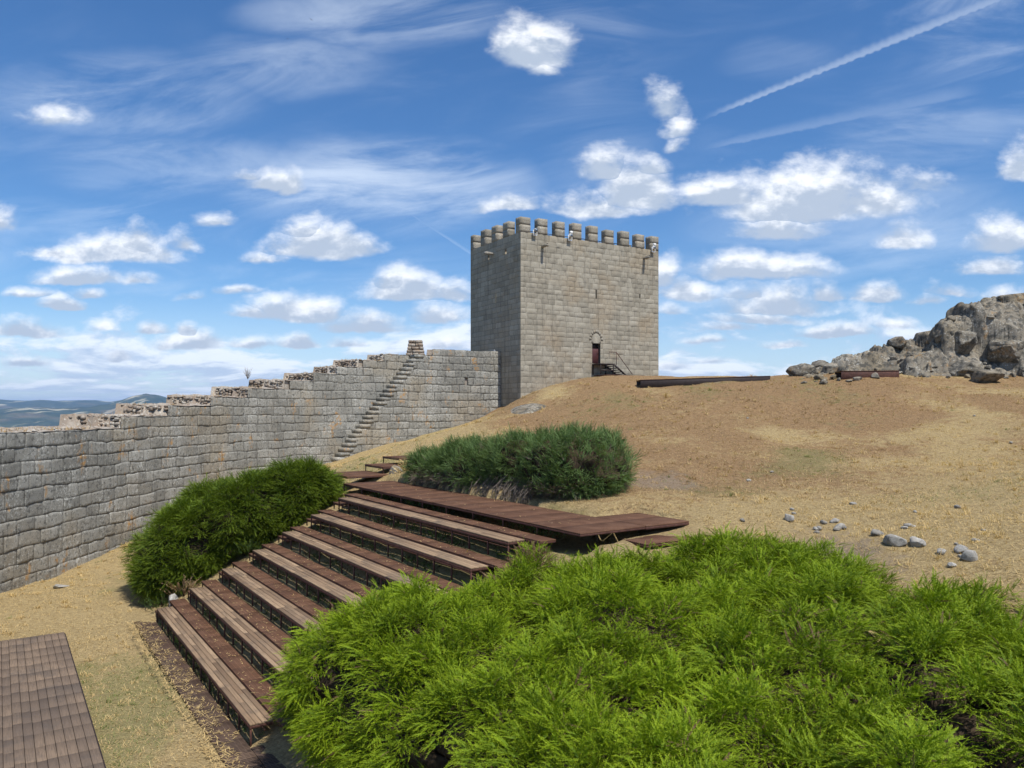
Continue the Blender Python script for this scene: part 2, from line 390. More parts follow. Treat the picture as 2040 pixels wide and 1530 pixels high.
def mat_grating(name, ca, cb):
    m, g, b = new_mat(name); p = geo_pos(g)
    x, y, z = g.sep(p)
    pp = g.m('ADD', g.m('MULTIPLY', x, float(Nv[0])), g.m('MULTIPLY', y, float(Nv[1])))
    aa = g.m('ADD', g.m('MULTIPLY', x, float(Dv[0])), g.m('MULTIPLY', y, float(Dv[1])))
    s1 = g.m('PINGPONG', aa, 0.034); s1 = g.step(s1, 0.007, 0.016)
    s2 = g.m('PINGPONG', pp, 0.05); s2 = g.step(s2, 0.003, 0.009)
    hole = g.m('MULTIPLY', s1, s2)
    n = g.noise(p, 2.2, 6, 0.65); n2 = g.noise(p, 25, 4, 0.7)
    c = g.mix(g.step(n, 0.32, 0.7), ca, cb)
    pan = g.new('ShaderNodeTexWhiteNoise', noise_dimensions='2D'); 
    g.put(pan.inputs['Vector'], g.xyz(g.m('FLOOR', g.m('MULTIPLY', aa, 1.0)), g.m('FLOOR', g.m('MULTIPLY', pp, 1.05)), 0))
    c = g.mix(g.m('MULTIPLY', pan.outputs[0], 0.28), c, (0.075, 0.036, 0.028))
    c = g.mix(g.m('MULTIPLY', g.step(n2, 0.58, 0.72), 0.35), c, (0.24, 0.16, 0.10))
    c = g.mix(g.m('MULTIPLY', hole, 0.55), c, (0.022, 0.013, 0.010))
    g.put(b.inputs['Base Color'], c); b.inputs['Roughness'].default_value = 0.9; b.inputs['Specular IOR Level'].default_value = 0.08
    bump(g, b, g.m('MULTIPLY', hole, -1.0), 0.5, 0.01)
    return m
M['grate'] = mat_grating('rusty_grating', (0.130, 0.067, 0.041), (0.210, 0.115, 0.072))
M['dirtygrate'] = mat_grating('dirty_grating', (0.080, 0.056, 0.043), (0.150, 0.105, 0.078))

def mat_wood(name, ca, cb, cc):
    m, g, b = new_mat(name); p = geo_pos(g); x, y, z = g.sep(p)
    pp = g.m('ADD', g.m('MULTIPLY', x, float(Nv[0])), g.m('MULTIPLY', y, float(Nv[1])))
    aa = g.m('ADD', g.m('MULTIPLY', x, float(Dv[0])), g.m('MULTIPLY', y, float(Dv[1])))
    t = g.attr('tone').outputs['Fac']
    v = g.xyz(g.m('MULTIPLY', pp, 30.0), g.m('MULTIPLY', aa, 1.6), g.m('MULTIPLY', t, 40.0))
    n = g.noise(v, 1.5, 5, 0.6, 0.4); n2 = g.noise(p, 1.3, 4, 0.6); n3 = g.noise(p, 40, 3, 0.6)
    c = g.mix(t, ca, cb)
    c = g.mix(g.m('MULTIPLY', g.step(n, 0.40, 0.68), 0.6), c, cc)
    c = g.mix(g.m('MULTIPLY', g.step(n2, 0.50, 0.72), 0.45), c, (0.075, 0.066, 0.060))
    c = g.mix(g.m('MULTIPLY', g.step(n3, 0.60, 0.75), 0.25), c, (0.36, 0.30, 0.23))
    g.put(b.inputs['Base Color'], c); b.inputs['Roughness'].default_value = 0.88; b.inputs['Specular IOR Level'].default_value = 0.12
    bump(g, b, n, 0.35, 0.006)
    return m
M['wood'] = mat_wood('weathered_bench_wood', (0.175, 0.115, 0.072), (0.32, 0.225, 0.142), (0.13, 0.09, 0.06))
M['deckwood'] = mat_wood('weathered_deck_wood', (0.105, 0.080, 0.064), (0.215, 0.155, 0.108), (0.10, 0.076, 0.058))

def mat_leaf(name, ca, cb, tip, trans=0.35, dead=(0.12, 0.075, 0.04)):
    m, g, b = new_mat(name)
    t = g.attr('tone').outputs['Fac']; e = g.attr('tip').outputs['Fac']; dd = g.attr('dead').outputs['Fac']
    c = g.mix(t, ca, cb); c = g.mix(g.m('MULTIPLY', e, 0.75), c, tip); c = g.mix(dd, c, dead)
    g.put(b.inputs['Base Color'], c); b.inputs['Roughness'].default_value = 0.6; b.inputs['Specular IOR Level'].default_value = 0.2
    tr = g.new('ShaderNodeBsdfTranslucent'); g.put(tr.inputs[0], g.mix(1.0, c, (1.25, 1.2, 0.6, 1), 'MULTIPLY'))
    mx = g.new('ShaderNodeMixShader'); mx.inputs[0].default_value = trans
    g.l.new(b.outputs[0], mx.inputs[1]); g.l.new(tr.outputs[0], mx.inputs[2])
    g.l.new(mx.outputs[0], g.n['Material Output'].inputs[0])
    return m
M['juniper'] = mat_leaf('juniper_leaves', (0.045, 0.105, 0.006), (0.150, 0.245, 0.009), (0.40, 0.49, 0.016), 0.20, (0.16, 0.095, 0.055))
M['juniper_dark'] = mat_leaf('darker_juniper_leaves', (0.034, 0.078, 0.010), (0.105, 0.170, 0.014), (0.25, 0.32, 0.022), 0.20, (0.10, 0.085, 0.05))
M['rosemary'] = mat_leaf('grey_green_leaves', (0.060, 0.115, 0.036), (0.115, 0.185, 0.058), (0.185, 0.265, 0.085), 0.25, (0.20, 0.16, 0.13))
M['straw'] = mat_leaf('straw_blades', (0.40, 0.27, 0.115), (0.62, 0.46, 0.21), (0.68, 0.53, 0.27), 0.25, (0.33, 0.225, 0.13))
M['grass'] = mat_leaf('green_blades', (0.10, 0.14, 0.035), (0.19, 0.22, 0.07), (0.30, 0.28, 0.11), 0.3)
M['weed'] = mat_leaf('weed_leaves', (0.045, 0.09, 0.02), (0.09, 0.15, 0.035), (0.14, 0.20, 0.05), 0.3)

# ------------------------------------------------------------------ wall path
WP = np.array([(-15.5, -6), (-17.6, 8), (-18.6, 18), (-18.66, 28), (-18.4, 37), (-17.4, 44.5), (-15.6, 49.8), (-13.1, 54), (-8.6, 58.5), (-4.9, 61.3), (-1.25, 63.2)], float)
def spline(P, per=24):
    out = []
    Q = np.vstack([2 * P[0] - P[1], P, 2 * P[-1] - P[-2]])
    for i in range(1, len(Q) - 2):
        t = np.linspace(0, 1, per, endpoint=False)[:, None]
        out.append(0.5 * (2 * Q[i] + (Q[i+1] - Q[i-1]) * t + (2*Q[i-1] - 5*Q[i] + 4*Q[i+1] - Q[i+2]) * t**2 + (-Q[i-1] + 3*Q[i] - 3*Q[i+1] + Q[i+2]) * t**3))
    out.append(Q[-2:-1]); return np.vstack(out)
WS = spline(WP); _seg = np.linalg.norm(np.diff(WS, axis=0), axis=1); WA = np.concatenate([[0], np.cumsum(_seg)])
def wall_xy(s, o=0.0):
    s = np.asarray(s, float)
    x = np.interp(s, WA, WS[:, 0]); y = np.interp(s, WA, WS[:, 1])
    e = 0.4
    tx = np.interp(s + e, WA, WS[:, 0]) - np.interp(s - e, WA, WS[:, 0]); ty = np.interp(s + e, WA, WS[:, 1]) - np.interp(s - e, WA, WS[:, 1])
    l = np.hypot(tx, ty) + 1e-9; nx, ny = ty / l, -tx / l          # normal towards the court
    return x + nx * o, y + ny * o
def s_at_px(px):
    r = (px - CX) / FPX; v = WS[:, 0] / np.maximum(WS[:, 1], 0.1)
    ok = WS[:, 1] > 12
    return float(np.interp(r, v[ok], WA[ok]))

# ------------------------------------------------------------------ ground
Z0 = -6.62
P1p, P1a, P1z = 4.11, 26.05, -6.165
ROW_R, ROW_r, ROW_e, SEAT_W, BLEN, SEAT_H, GR = 0.95, 0.523, -0.094, 0.476, 10.67, 0.453, 0.05
ctrl = []
def cp(x, y, z): ctrl.append((x, y, z))
for p in ((-18.66,28),(-14,20),(-9,13),(-5,10),(-20,15),(-7,4),(-1,3),(-25,25),(-13.5,26.5),(-16,32),(-12,16),(-6.5,13.5),(-10,22),(-22,5),(-2,-6),(-15,-8)): cp(*p, Z0)
for px, py, Y in ((260,1078,37),(340,1040,41),(420,1003,44.6),(520,962,49),(650,922,54),(740,893,56.8),(860,860,60),(960,833,62.3),(990,812,63.2)): cp(*at(px, py, Y))
for k in range(0, 8):
    for a in (0.9, -BLEN / 2, -BLEN - 1.2): cp(*PD(P1p + k * ROW_R, P1a + a + k * ROW_e, Z0 + 0.49 * k))
for k in (1, 3, 5, 7):
    for a in (-14.5, -18.5): cp(*PD(P1p + k * ROW_R + 0.5, P1a + a, Z0 + 0.46 * k))
    cp(*PD(P1p + k * ROW_R, P1a + 4.5, Z0 + 0.40 * k))
for px, py, Y in ((690,962,32.9),(665,930,47),(730,915,47),(800,884,45),(960,846,54),(985,826,54),(1040,791,52.5),(1100,768,52),(1200,756,52),(1280,763,50),(1400,760,49),(1560,752,48),(1750,742,46),(1900,752,44),(2040,766,42),
                  (2040,900,27),(2040,1000,19),(1700,900,29),(1700,1000,21),(1500,960,23.5),(1500,880,30.5),(1300,870,32),(1300,960,24.2),(1300,810,41),(1600,800,39),(1900,820,35),(1100,850,40),(1000,880,36),(900,905,33),(1100,810,46)): cp(*at(px, py, Y))
cp(*at(1180,1030,20.0)); cp(*at(1372,1046,18.9)); cp(*at(1780, 1080, 16.5)); cp(*at(1930, 1115, 15.0)); cp(*at(2040, 1172, 13.4)); cp(*at(1600, 1050, 18.5))
for q in (9, 11, 13):
    for a in (10, 6, 2): cp(*PD(q, a, -5.7 + (q - 9) * 0.40))
for p in ((11,9,-3.2),(12,4,-3.4),(11,-4,-3.6),(15,12,-2.6),(16,20,-1.6),(30,25,0.2),(35,40,2.2),(45,45,2.4),(6,62,2.2),(12,66,2.3),(20,58,2.2),(30,60,2.0),(0,60.0,0.5),(-3,66,0.0),(20,75,1.5),(5,76,0.5),(60,60,-1),(60,20,-2),(40,0,-4),(20,-8,-4),(-30,40,-9),(-34,10,-10),(-24,56,-7),(-14,68,-5)): cp(*p)
ctrl = np.array(ctrl)
def _tps(r2): return np.where(r2 > 1e-9, 0.5 * r2 * np.log(np.maximum(r2, 1e-9)), 0.0)
def _fit():
    n = len(ctrl); X = ctrl[:, :2] / 20.0
    K = _tps(((X[:, None] - X[None]) ** 2).sum(-1)) + np.eye(n) * 0.004
    Pm = np.hstack([np.ones((n, 1)), X]); A = np.zeros((n + 3, n + 3)); A[:n, :n] = K; A[:n, n:] = Pm; A[n:, :n] = Pm.T
    return np.linalg.solve(A, np.concatenate([ctrl[:, 2], np.zeros(3)]))
_w = _fit()
def stand_cap(x, y):
    p = x * Nv[0] + y * Nv[1]; a = x * Dv[0] + y * Dv[1]
    k = (p - P1p) / ROW_R
    inside = (p > P1p - 0.9) & (p < P1p + 8.66) & (a < P1a + 2.6) & (a > P1a - BLEN - 2.0)
    cap = np.where(k < 0, Z0 + 0.0, P1z - SEAT_H - 0.12 + np.clip(k, 0, 6.6) * ROW_r)
    land = (p > P1p + 6.5) & (p < P1p + 10.2) & (a < P1a - 10.6) & (a > P1a - 13.6)
    return np.minimum(np.where(inside, cap, 1e9), np.where(land, -2.93, 1e9))
def sm(x, a, b):
    t = np.clip((x - a) / (b - a), 0, 1); return t * t * (3 - 2 * t)
def hgt(x, y):
    x = np.asarray(x, float); y = np.asarray(y, float); sh = x.shape
    x = x.ravel(); y = y.ravel()
    z = np.empty(len(x))
    X = ctrl[:, :2] / 20.0
    for i in range(0, len(x), 20000):
        q = np.stack([np.clip(x[i:i+20000], -60, 70), np.clip(y[i:i+20000], -30, 95)], 1) / 20.0
        z[i:i+20000] = _tps(((q[:, None] - X[None]) ** 2).sum(-1)) @ _w[:len(X)] + _w[-3] + q @ _w[-2:]
    z = np.clip(z, -14, 4.0)
    z = np.minimum(z, stand_cap(x, y))
    lawn = (x < -2) & (y < 30)
    out = np.maximum.reduce([-26 - x, x - 48, y - 78, -12 - y, np.zeros_like(x)])
    z = z - np.minimum(out * 0.55 + (out / 26.0) ** 2 * 6, 330 + 0 * out)
    z = z + (0.09 * vnoise(xyzs(x * 0.33, y * 0.33, 3)) + 0.05 * vnoise(xyzs(x * 0.9, y * 0.9, 9))) * sm(y - 14, 0, 8) + 0.05 * vnoise(xyzs(x * 0.9, y * 0.9, 0)) + 0.025 * vnoise(xyzs(x * 2.7, y * 2.7, 5))
    return z.reshape(sh)
def ground_hit(px, py, y0=6.0, y1=75.0):
    Y = np.linspace(y0, y1, 1400); x = (px - CX) / FPX * Y; z = (HY - py) / FPX * Y
    h = hgt(x, Y); i = int(np.argmax(h >= z)) if (h >= z).any() else len(Y) - 1
    return np.array([x[i], Y[i], h[i]])

def mat_ground():
    m, g, b = new_mat('dry_grass_ground'); p = geo_pos(g)
    br = g.attr('brown').outputs['Fac']; gr = g.attr('green').outputs['Fac']; so_ = g.attr('soil').outputs['Fac']
    n1 = g.noise(p, 0.35, 5, 0.6); n2 = g.noise(p, 2.2, 6, 0.68, 0.6); n3 = g.noise(g.vm('MULTIPLY', p, (1.0, 2.6, 1.0)), 9, 6, 0.72, 1.5); n4 = g.noise(p, 32, 4, 0.7, 1.0)
    straw = g.mix(g.step(n3, 0.34, 0.68), (0.26, 0.185, 0.09), (0.54, 0.415, 0.21))
    brown = g.mix(g.step(n3, 0.34, 0.68), (0.180, 0.105, 0.053), (0.39, 0.258, 0.132))
    c = g.mix(g.step(g.m('ADD', br, g.m('ADD', g.m('MULTIPLY', g.m('SUBTRACT', n2, 0.5), 1.5), g.m('MULTIPLY', g.m('SUBTRACT', n1, 0.5), 0.7))), 0.2, 0.75), straw, brown)
    gm = g.step(g.m('ADD', g.m('SUBTRACT', gr, 0.5), g.m('MULTIPLY', g.m('SUBTRACT', n2, 0.5), 1.6)), 0.0, 0.45)
    c = g.mix(g.m('MULTIPLY', gm, 0.50), c, g.mix(n4, (0.13, 0.15, 0.05), (0.27, 0.26, 0.11)))
    sm = g.step(g.m('ADD', g.m('SUBTRACT', so_, 0.5), g.m('MULTIPLY', g.m('SUBTRACT', n2, 0.5), 1.5)), 0.0, 0.4)
    c = g.mix(g.m('MULTIPLY', sm, 0.7), c, g.mix(n4, (0.17, 0.125, 0.09), (0.33, 0.27, 0.21)))
    n5 = g.noise(p, 5.5, 5, 0.72, 0.8)
    c = g.mix(g.m('MULTIPLY', g.step(n5, 0.50, 0.36), g.m('MULTIPLY_ADD', br, 0.40, 0.28)), c, (0.115, 0.078, 0.046))
    c = g.mix(g.m('MULTIPLY', g.step(n4, 0.56, 0.72), 0.5), c, (0.58, 0.46, 0.25))
    c = g.mix(g.m('MULTIPLY', g.step(n4, 0.44, 0.30), 0.6), c, (0.10, 0.07, 0.038))
    g.put(b.inputs['Base Color'], c); b.inputs['Roughness'].default_value = 0.95; b.inputs['Specular IOR Level'].default_value = 0.1
    bump(g, b, g.m('ADD', n3, g.m('MULTIPLY', n4, 0.7)), 0.9, 0.06)
    return m
M['ground'] = mat_ground()
def sm(x, a, b):
    t = np.clip((x - a) / (b - a), 0, 1); return t * t * (3 - 2 * t)
def ground_masks(x, y, z):
    brown = sm(y - 0.25 * x, 12, 30) * sm(x + 0.13 * y, 2.0, 6.5)
    n = fbm(xyzs(x * 0.12, y * 0.12, 3.0), 3); n2 = fbm(xyzs(x * 0.35, y * 0.35, 9.0), 3)
    brown = np.clip(brown * (0.78 + 0.85 * n + 0.7 * n2), 0, 1)
    green = np.clip(0.39 + 0.90 * n2 + 0.45 * n, 0, 1) * (0.72 + 0.28 * (1 - brown)) + 0.75 * np.exp(-((x - 10.5) ** 2 + ((y - 27) / 1.6) ** 2) / 2.2) + 0.35 * np.exp(-((x - 8.5) / 4) ** 2 - ((y - 44) / 3.5) ** 2)
    pa = x * Dv[0] + y * Dv[1]; pp = x * Nv[0] + y * Nv[1]
    lawn = ((pp > 1.5) & (pp < 4.2) & (pa < 27)).astype(float)
    green = np.clip(green + 0.22 * lawn, 0, 1)
    soil = np.exp(-((x - 4.4) ** 2 + (y - 24.5) ** 2) / 3.0) * 1.1 + np.exp(-((x - 7.2) ** 2 / 2 + (y - 16.5) ** 2 / 8)) * 0.9 + np.clip(n2 * 1.6 - 0.35, 0, 0.8) * (0.3 + 0.7 * brown) * sm(y, 18, 24)
    return brown, green, np.clip(soil, 0, 1)
def build_ground():
    def axis(a, b, st, far, gfac):
        core = list(np.arange(a, b + 1e-6, st)); lo = []; v = a; s = st
        while v > -far: s *= gfac; v -= s; lo.append(v)
        hi = []; v = core[-1]; s = st
        while v < far: s *= gfac; v += s; hi.append(v)
        return np.array(lo[::-1] + core + hi)
    xs = axis(-25, 34, 0.30, 700, 1.16); ys = axis(-6, 70, 0.30, 700, 1.16)
    X, Y = np.meshgrid(xs, ys); Z = hgt(X, Y)
    nx, ny = len(xs), len(ys)
    idx = np.arange(nx * ny).reshape(ny, nx)
    F = np.stack([idx[:-1, :-1], idx[:-1, 1:], idx[1:, 1:], idx[1:, :-1]], -1).reshape(-1, 4)
    br, gr, so_ = ground_masks(X.ravel(), Y.ravel(), Z.ravel())
    o = np_mesh('ground', xyzs(X, Y, Z).reshape(-1, 3), F, M['ground'], None, {'brown': br, 'green': gr, 'soil': so_}, True)
    tag(o, kind='structure')
build_ground()

def mat_hills():
    m, g, b = new_mat('far_hills'); p = geo_pos(g)
    q = g.vm('MULTIPLY', p, (0.001, 0.001, 0.002))
    n1 = g.noise(q, 1.6, 6, 0.65); n2 = g.noise(q, 7.0, 6, 0.7); n3 = g.noise(g.vm('MULTIPLY', q, (1, 0.35, 1)), 5.0, 3, 0.5)
    c = g.mix(g.step(n2, 0.35, 0.7), (0.018, 0.036, 0.022), (0.060, 0.080, 0.045))
    c = g.mix(g.m('MULTIPLY', g.step(n3, 0.57, 0.64), 0.85), c, (0.44, 0.40, 0.27))
    c = g.mix(g.m('MULTIPLY', g.step(n1, 0.52, 0.68), 0.6), c, (0.20, 0.15, 0.10))
    g.put(b.inputs['Base Color'], c); b.inputs['Roughness'].default_value = 1.0; b.inputs['Specular IOR Level'].default_value = 0.0
    return m
M['hills'] = mat_hills()
def build_hills():
    az = np.linspace(-math.pi, math.pi, 1201); r = np.geomspace(420, 22000, 150)
    A, Rr = np.meshgrid(az, r)
    x = Rr * np.sin(A); y = Rr * np.cos(A)
    deg = np.degrees(A)
    n = fbm(xyzs(x / 2600, y / 2600, 1.0), 5); nf = fbm(xyzs(x / 700, y / 700, 4.0), 4)
    z = -330 + 200 * sm(Rr, 2500, 7500) + 40 * n * sm(Rr, 1500, 6000)
    crestA = 150 + 28 * vnoise(xyzs(deg * 0.35, 0, 2)) + 14 * vnoise(xyzs(deg * 1.3, 0, 7))
    ra = np.exp(-((Rr - 12500) / 2600) ** 2)
    z = np.maximum(z, z * (1 - ra) + crestA * ra + 26 * nf * ra * (1 - ra) * 4)
    pk = np.exp(-((deg + 25.5) / 1.5) ** 2) * 45 + 112 * np.exp(-((deg + 25.2) / 2.6) ** 2) + 25 * np.exp(-((deg + 31) / 5) ** 2) + 110 * np.exp(-((deg - 10) / 14) ** 2) + 6 * vnoise(xyzs(deg * 5, 0, 3))
    rb = np.exp(-((Rr - 8200) / 1500) ** 2)
    z = np.maximum(z, z * (1 - rb) + pk * rb + 22 * nf * rb * (1 - rb) * 4)
    nr, na = A.shape; idx = np.arange(nr * na).reshape(nr, na)
    F = np.stack([idx[:-1, :-1], idx[1:, :-1], idx[1:, 1:], idx[:-1, 1:]], -1).reshape(-1, 4)
    tag(np_mesh('hills', xyzs(x, y, z).reshape(-1, 3), F, M['hills'], None, None, True), kind='structure')
build_hills()

# ------------------------------------------------------------------ masonry
class Masonry:
    def __init__(s, deep=0.5): s.V = []; s.F = []; s.T = []; s.S = []; s.n = 0; s.deep = deep
    def block(s, fn, s0, s1, zb, zt, joint, bulge, rough, nx, nz, seed):
        """one dressed stone: zb, zt are functions of s; outer ring sinks into the joint"""
        l = max(s1 - s0, 0.05); h = max(float(zt(0.5*(s0+s1)) - zb(0.5*(s0+s1))), 0.05)
        ju, jv = min(joint / l, 0.3), min(joint / h, 0.3)
        u = np.concatenate([[0], np.linspace(ju * 0.55, 1 - ju * 0.55, nx), [1]]); v = np.concatenate([[0], np.linspace(jv * 0.55, 1 - jv * 0.55, nz), [1]])
        U, W = np.meshgrid(u, v); S = s0 + U * l
        B, T = zb(S), zt(S); Zz = B + W * (T - B)
        eu = np.minimum(U, 1 - U) * l; ev = np.minimum(W, 1 - W) * h
        e = np.minimum(eu, ev); soft = np.clip(e / (joint * 1.5), 0, 1)
        o = bulge * (1 - (1 - soft) ** 2) + rough * fbm(xyzs(S * 3.6, Zz * 3.6, seed), 4, 0.65) + rough * 0.8 * (vnoise(np.array([seed * 1.7, 0.3, 0.1])))
        ring = (U == 0) | (U == 1) | (W == 0) | (W == 1)
        corner = ((U < ju) | (U > 1 - ju)) & ((W < jv) | (W > 1 - jv))
        o = np.where(corner & ~ring, o - 0.02, o)
        o = np.where(ring, -joint * s.deep, o)
        P = fn(S, o, Zz)
        m, k = U.shape; idx = np.arange(m * k).reshape(m, k) + s.n
        s.F.append(np.stack([idx[:-1, :-1], idx[:-1, 1:], idx[1:, 1:], idx[1:, :-1]], -1).reshape(-1, 4))
        s.V.append(P.reshape(-1, 3)); s.T.append(np.full(m * k, random.random())); s.S.append(np.where(ring, 1.0, 0.0).ravel()); s.n += m * k
    def courses(s, fn, s0, s1, levels, top=None, start=None, mean=0.9, joint=0.03, bulge=0.03, rough=0.015, nx=4, nz=3, wav=0.02, holes=(), tag_=0):
        for i in range(len(levels) - 1):
            z0, z1 = levels[i], levels[i+1]
            lw = lambda S, k: levels[k] + wav * vnoise(xyzs(np.asarray(S) * 0.7, k * 3.1 + tag_, 0)) + wav * 0.5 * vnoise(xyzs(np.asarray(S) * 2.3, k * 5.7 + tag_, 2))
            zb = (lambda S, i=i: lw(S, i)); zt = (lambda S, i=i: lw(S, i + 1))
            a = s0 if start is None else max(s0, start(z1))
            cur = a + 0.0; spans = [(a, s1)]
            for (ha, hb, hz0, hz1) in holes:
                if z1 > hz0 + 0.05 and z0 < hz1 - 0.05:
                    ns = []
                    for (p, q) in spans:
                        if hb <= p or ha >= q: ns.append((p, q)); continue
                        if ha > p: ns.append((p, ha))
                        if hb < q: ns.append((hb, q))
                    spans = ns
            for (p, q) in spans:
                cur = p; first = True
                while cur < q - 1e-6:
                    l = mean * random.uniform(0.62, 1.5) * (random.uniform(0.4, 0.9) if first else 1.0); first = False
                    e = cur + l
                    if q - e < mean * 0.45: e = q
                    if top is None or z1 <= top(0.5 * (cur + e)) + 0.08:
                        s.block(fn, cur, e, zb, zt, joint * random.uniform(0.75, 1.3), bulge * random.uniform(0.5, 1.5), rough, nx, nz, random.random() * 100)
                    cur = e
    def build(s, name, mat, parent):
        return np_mesh(name, np.concatenate(s.V), np.concatenate(s.F), mat, parent, {'tone': np.concatenate(s.T), 'seam': np.concatenate(s.S)}, False)
def rough_block(mb, x0, x1, y0, y1, z0, z1, fr, amp=0.03, nseg=(3, 3, 3), seed=0.0, ch=0.06, tone=None):
    """one boxy stone with rounded, uneven faces"""
    n = nseg
    pts = {}; V = []; F = []
    def vid(i, j, k):
        if (i, j, k) not in pts:
            p = np.array([x0 + (x1 - x0) * i / n[0], y0 + (y1 - y0) * j / n[1], z0 + (z1 - z0) * k / n[2]])
            c = np.array([(x0+x1)/2, (y0+y1)/2, (z0+z1)/2])
            ext = (i in (0, n[0])) + (j in (0, n[1])) + (k in (0, n[2]))
            if ext >= 2: p = p + (c - p) / np.maximum(np.abs(c - p), 1e-6) * np.array([ch if i in (0, n[0]) else 0, ch if j in (0, n[1]) else 0, ch if k in (0, n[2]) else 0]) * (0.55 if ext == 2 else 0.75)
            pts[(i, j, k)] = len(V); V.append(p)
        return pts[(i, j, k)]
    for j in range(n[1]):
        for k in range(n[2]):
            for i in (0, n[0]): F.append((vid(i,j,k), vid(i,j+1,k), vid(i,j+1,k+1), vid(i,j,k+1)))
    for i in range(n[0]):
        for k in range(n[2]):
            for j in (0, n[1]): F.append((vid(i,j,k), vid(i+1,j,k), vid(i+1,j,k+1), vid(i,j,k+1)))
    for i in range(n[0]):
        for j in range(n[1]):
            for k in (0, n[2]): F.append((vid(i,j,k), vid(i+1,j,k), vid(i+1,j+1,k), vid(i,j+1,k)))
    V = np.array(V); off = amp * np.stack([vnoise(V * 2.7 + seed + q * 31.7) for q in range(3)], -1)
    V = V + off
    mb.add(fr(V) if fr else V, F, None, random.random() if tone is None else tone)

# ------------------------------------------------------------------ tower
TC = np.array([0.667, 60.0, 0.0]); TF = np.array([0.857, 0.515, 0.0]); TF /= np.linalg.norm(TF); TL = np.array([-TF[1], TF[0], 0.0])
TW, TD = 14.21, 8.32; TB, TPAR, TTOP = -1.3, 14.0, 15.25
def tw(t, l, z): # tower coordinates: t along the front, l along the left face
    t = np.asarray(t, float); return TC + t[..., None] * TF + np.asarray(l, float)[..., None] * TL + np.asarray(z, float)[..., None] * np.array([0, 0, 1.0])
def fr_tw(V): V = np.asarray(V, float); return tw(V[:, 0], V[:, 1], V[:, 2])
def build_tower():
    root = empty('castle_tower', tuple(TC + np.array([0, 0, TB])))
    tag(root, 'tall square granite castle tower with a crenellated top beside the curtain wall', 'tower')
    inv = np.array(root.location)
    lv = []; z = TB
    while z < TPAR - 0.2: lv.append(z); z += random.uniform(0.37, 0.47)
    lv.append(TPAR)
    lv = np.array(lv)
    near = lambda v: float(lv[np.argmin(np.abs(lv - v))])
    dz0, dz1 = near(3.93), near(5.75)
    d0, d1 = 6.98, 7.82
    sl0, sl1 = near(9.30), near(10.15)
    front_holes = [(d0, d1, dz0, dz1), (7.33, 7.44, sl0, sl1), (12.05, 12.15, near(9.75), near(10.15))]
    left_holes = [(3.85, 3.95, near(9.0), near(9.85)), (2.15, 2.40, near(12.6), near(13.0)), (5.0, 5.2, near(12.6), near(13.0))]
    off = lambda P: P - inv
    faces = [('front', lambda S, o, Z: off(tw(S, -o, Z)), TW, front_holes), ('left', lambda S, o, Z: off(tw(-o, S, Z)), TD, left_holes),
             ('right', lambda S, o, Z: off(tw(TW + o, S, Z)), TD, []), ('back', lambda S, o, Z: off(tw(S, TD + o, Z)), TW, [])]
    for i, (nm, fn, L, holes) in enumerate(faces):
        ms = Masonry(0.25)
        ms.courses(fn, 0.0, L, lv, None, None, 0.74, 0.040, 0.004, 0.009, 4, 3, 0.024, holes, i * 50)
        o = ms.build('stone_wall', M['tower'], root)
        tag(o, {'front': 'sunlit front wall with the doorway', 'left': 'shaded side wall above the curtain wall', 'right': 'far side wall', 'back': 'rear wall'}[nm])
    # core behind the stones, leaving the parapet walk open
    mb = MB(); ft = lambda V: fr_tw(V) - inv
    mb.box(0.34, TW - 0.34, 0.34, TD - 0.34, TB, 12.95, 0.9, 0, ft)
    mb.box(0.04, TW - 0.04, 0.04, 0.60, 12.96, TPAR - 0.01, 0.6, 0, ft); mb.box(0.04, TW - 0.04, TD - 0.6, TD - 0.04, 12.96, TPAR - 0.01, 0.6, 0, ft)
    mb.box(0.04, 0.6, 0.61, TD - 0.61, 12.96, TPAR - 0.01, 0.6, 0, ft); mb.box(TW - 0.6, TW - 0.04, 0.61, TD - 0.61, 12.96, TPAR - 0.01, 0.6, 0, ft)
    mb.build('parapet_core', M['merlon'], root)
    # merlons
    def merlon(t0, t1, l0, l1):
        b = MB(); z = TPAR - 0.02; tt = TTOP + random.uniform(-0.09, 0.07); n = 2; hs = (tt - z) / n
        for k in range(n):
            q = random.uniform(0.35, 0.65)
            zz0, zz1 = z + k * hs + 0.001 * k, z + (k + 1) * hs
            if k == 5:
                rough_block(b, t0, t0 + (t1 - t0) * q - 0.006, l0, l1, zz0, zz1, ft, 0.006, (3, 3, 3), random.random() * 90, 0.005)
                rough_block(b, t0 + (t1 - t0) * q + 0.006, t1, l0, l1, zz0, zz1, ft, 0.006, (3, 3, 3), random.random() * 90, 0.005)
            else:
                rough_block(b, t0, t1, l0, l1, zz0, zz1, ft, 0.006, (3, 3, 3), 0.37 * t0 + 0.11 * l0, 0.004)
        b.build('merlon', M['merlon'], root)
    nf = 9; sp = (TW - 0.82) / (nf - 1)
    for k in range(nf):
        w = 0.92 if k == 0 else 0.86
        t0 = k * sp if k < nf - 1 else TW - w
        merlon(t0, t0 + w, 0.0, 0.6 if k not in (0, nf - 1) else 0.75)
        merlon(t0, t0 + w, TD - 0.6, TD)
    sl = (TD - 0.8) / 4
    for k in range(1, 4):
        merlon(0.0, 0.6, k * sl - 0.05, k * sl + 0.85); merlon(TW - 0.6, TW, k * sl - 0.05, k * sl + 0.85)
    # doorway
    mb = MB(); mb.box(d0 + 0.01, d1 - 0.01, 0.26, 0.31, dz0, dz0 + (dz1 - dz0) * 0.76, 0.1, 0.0, ft)
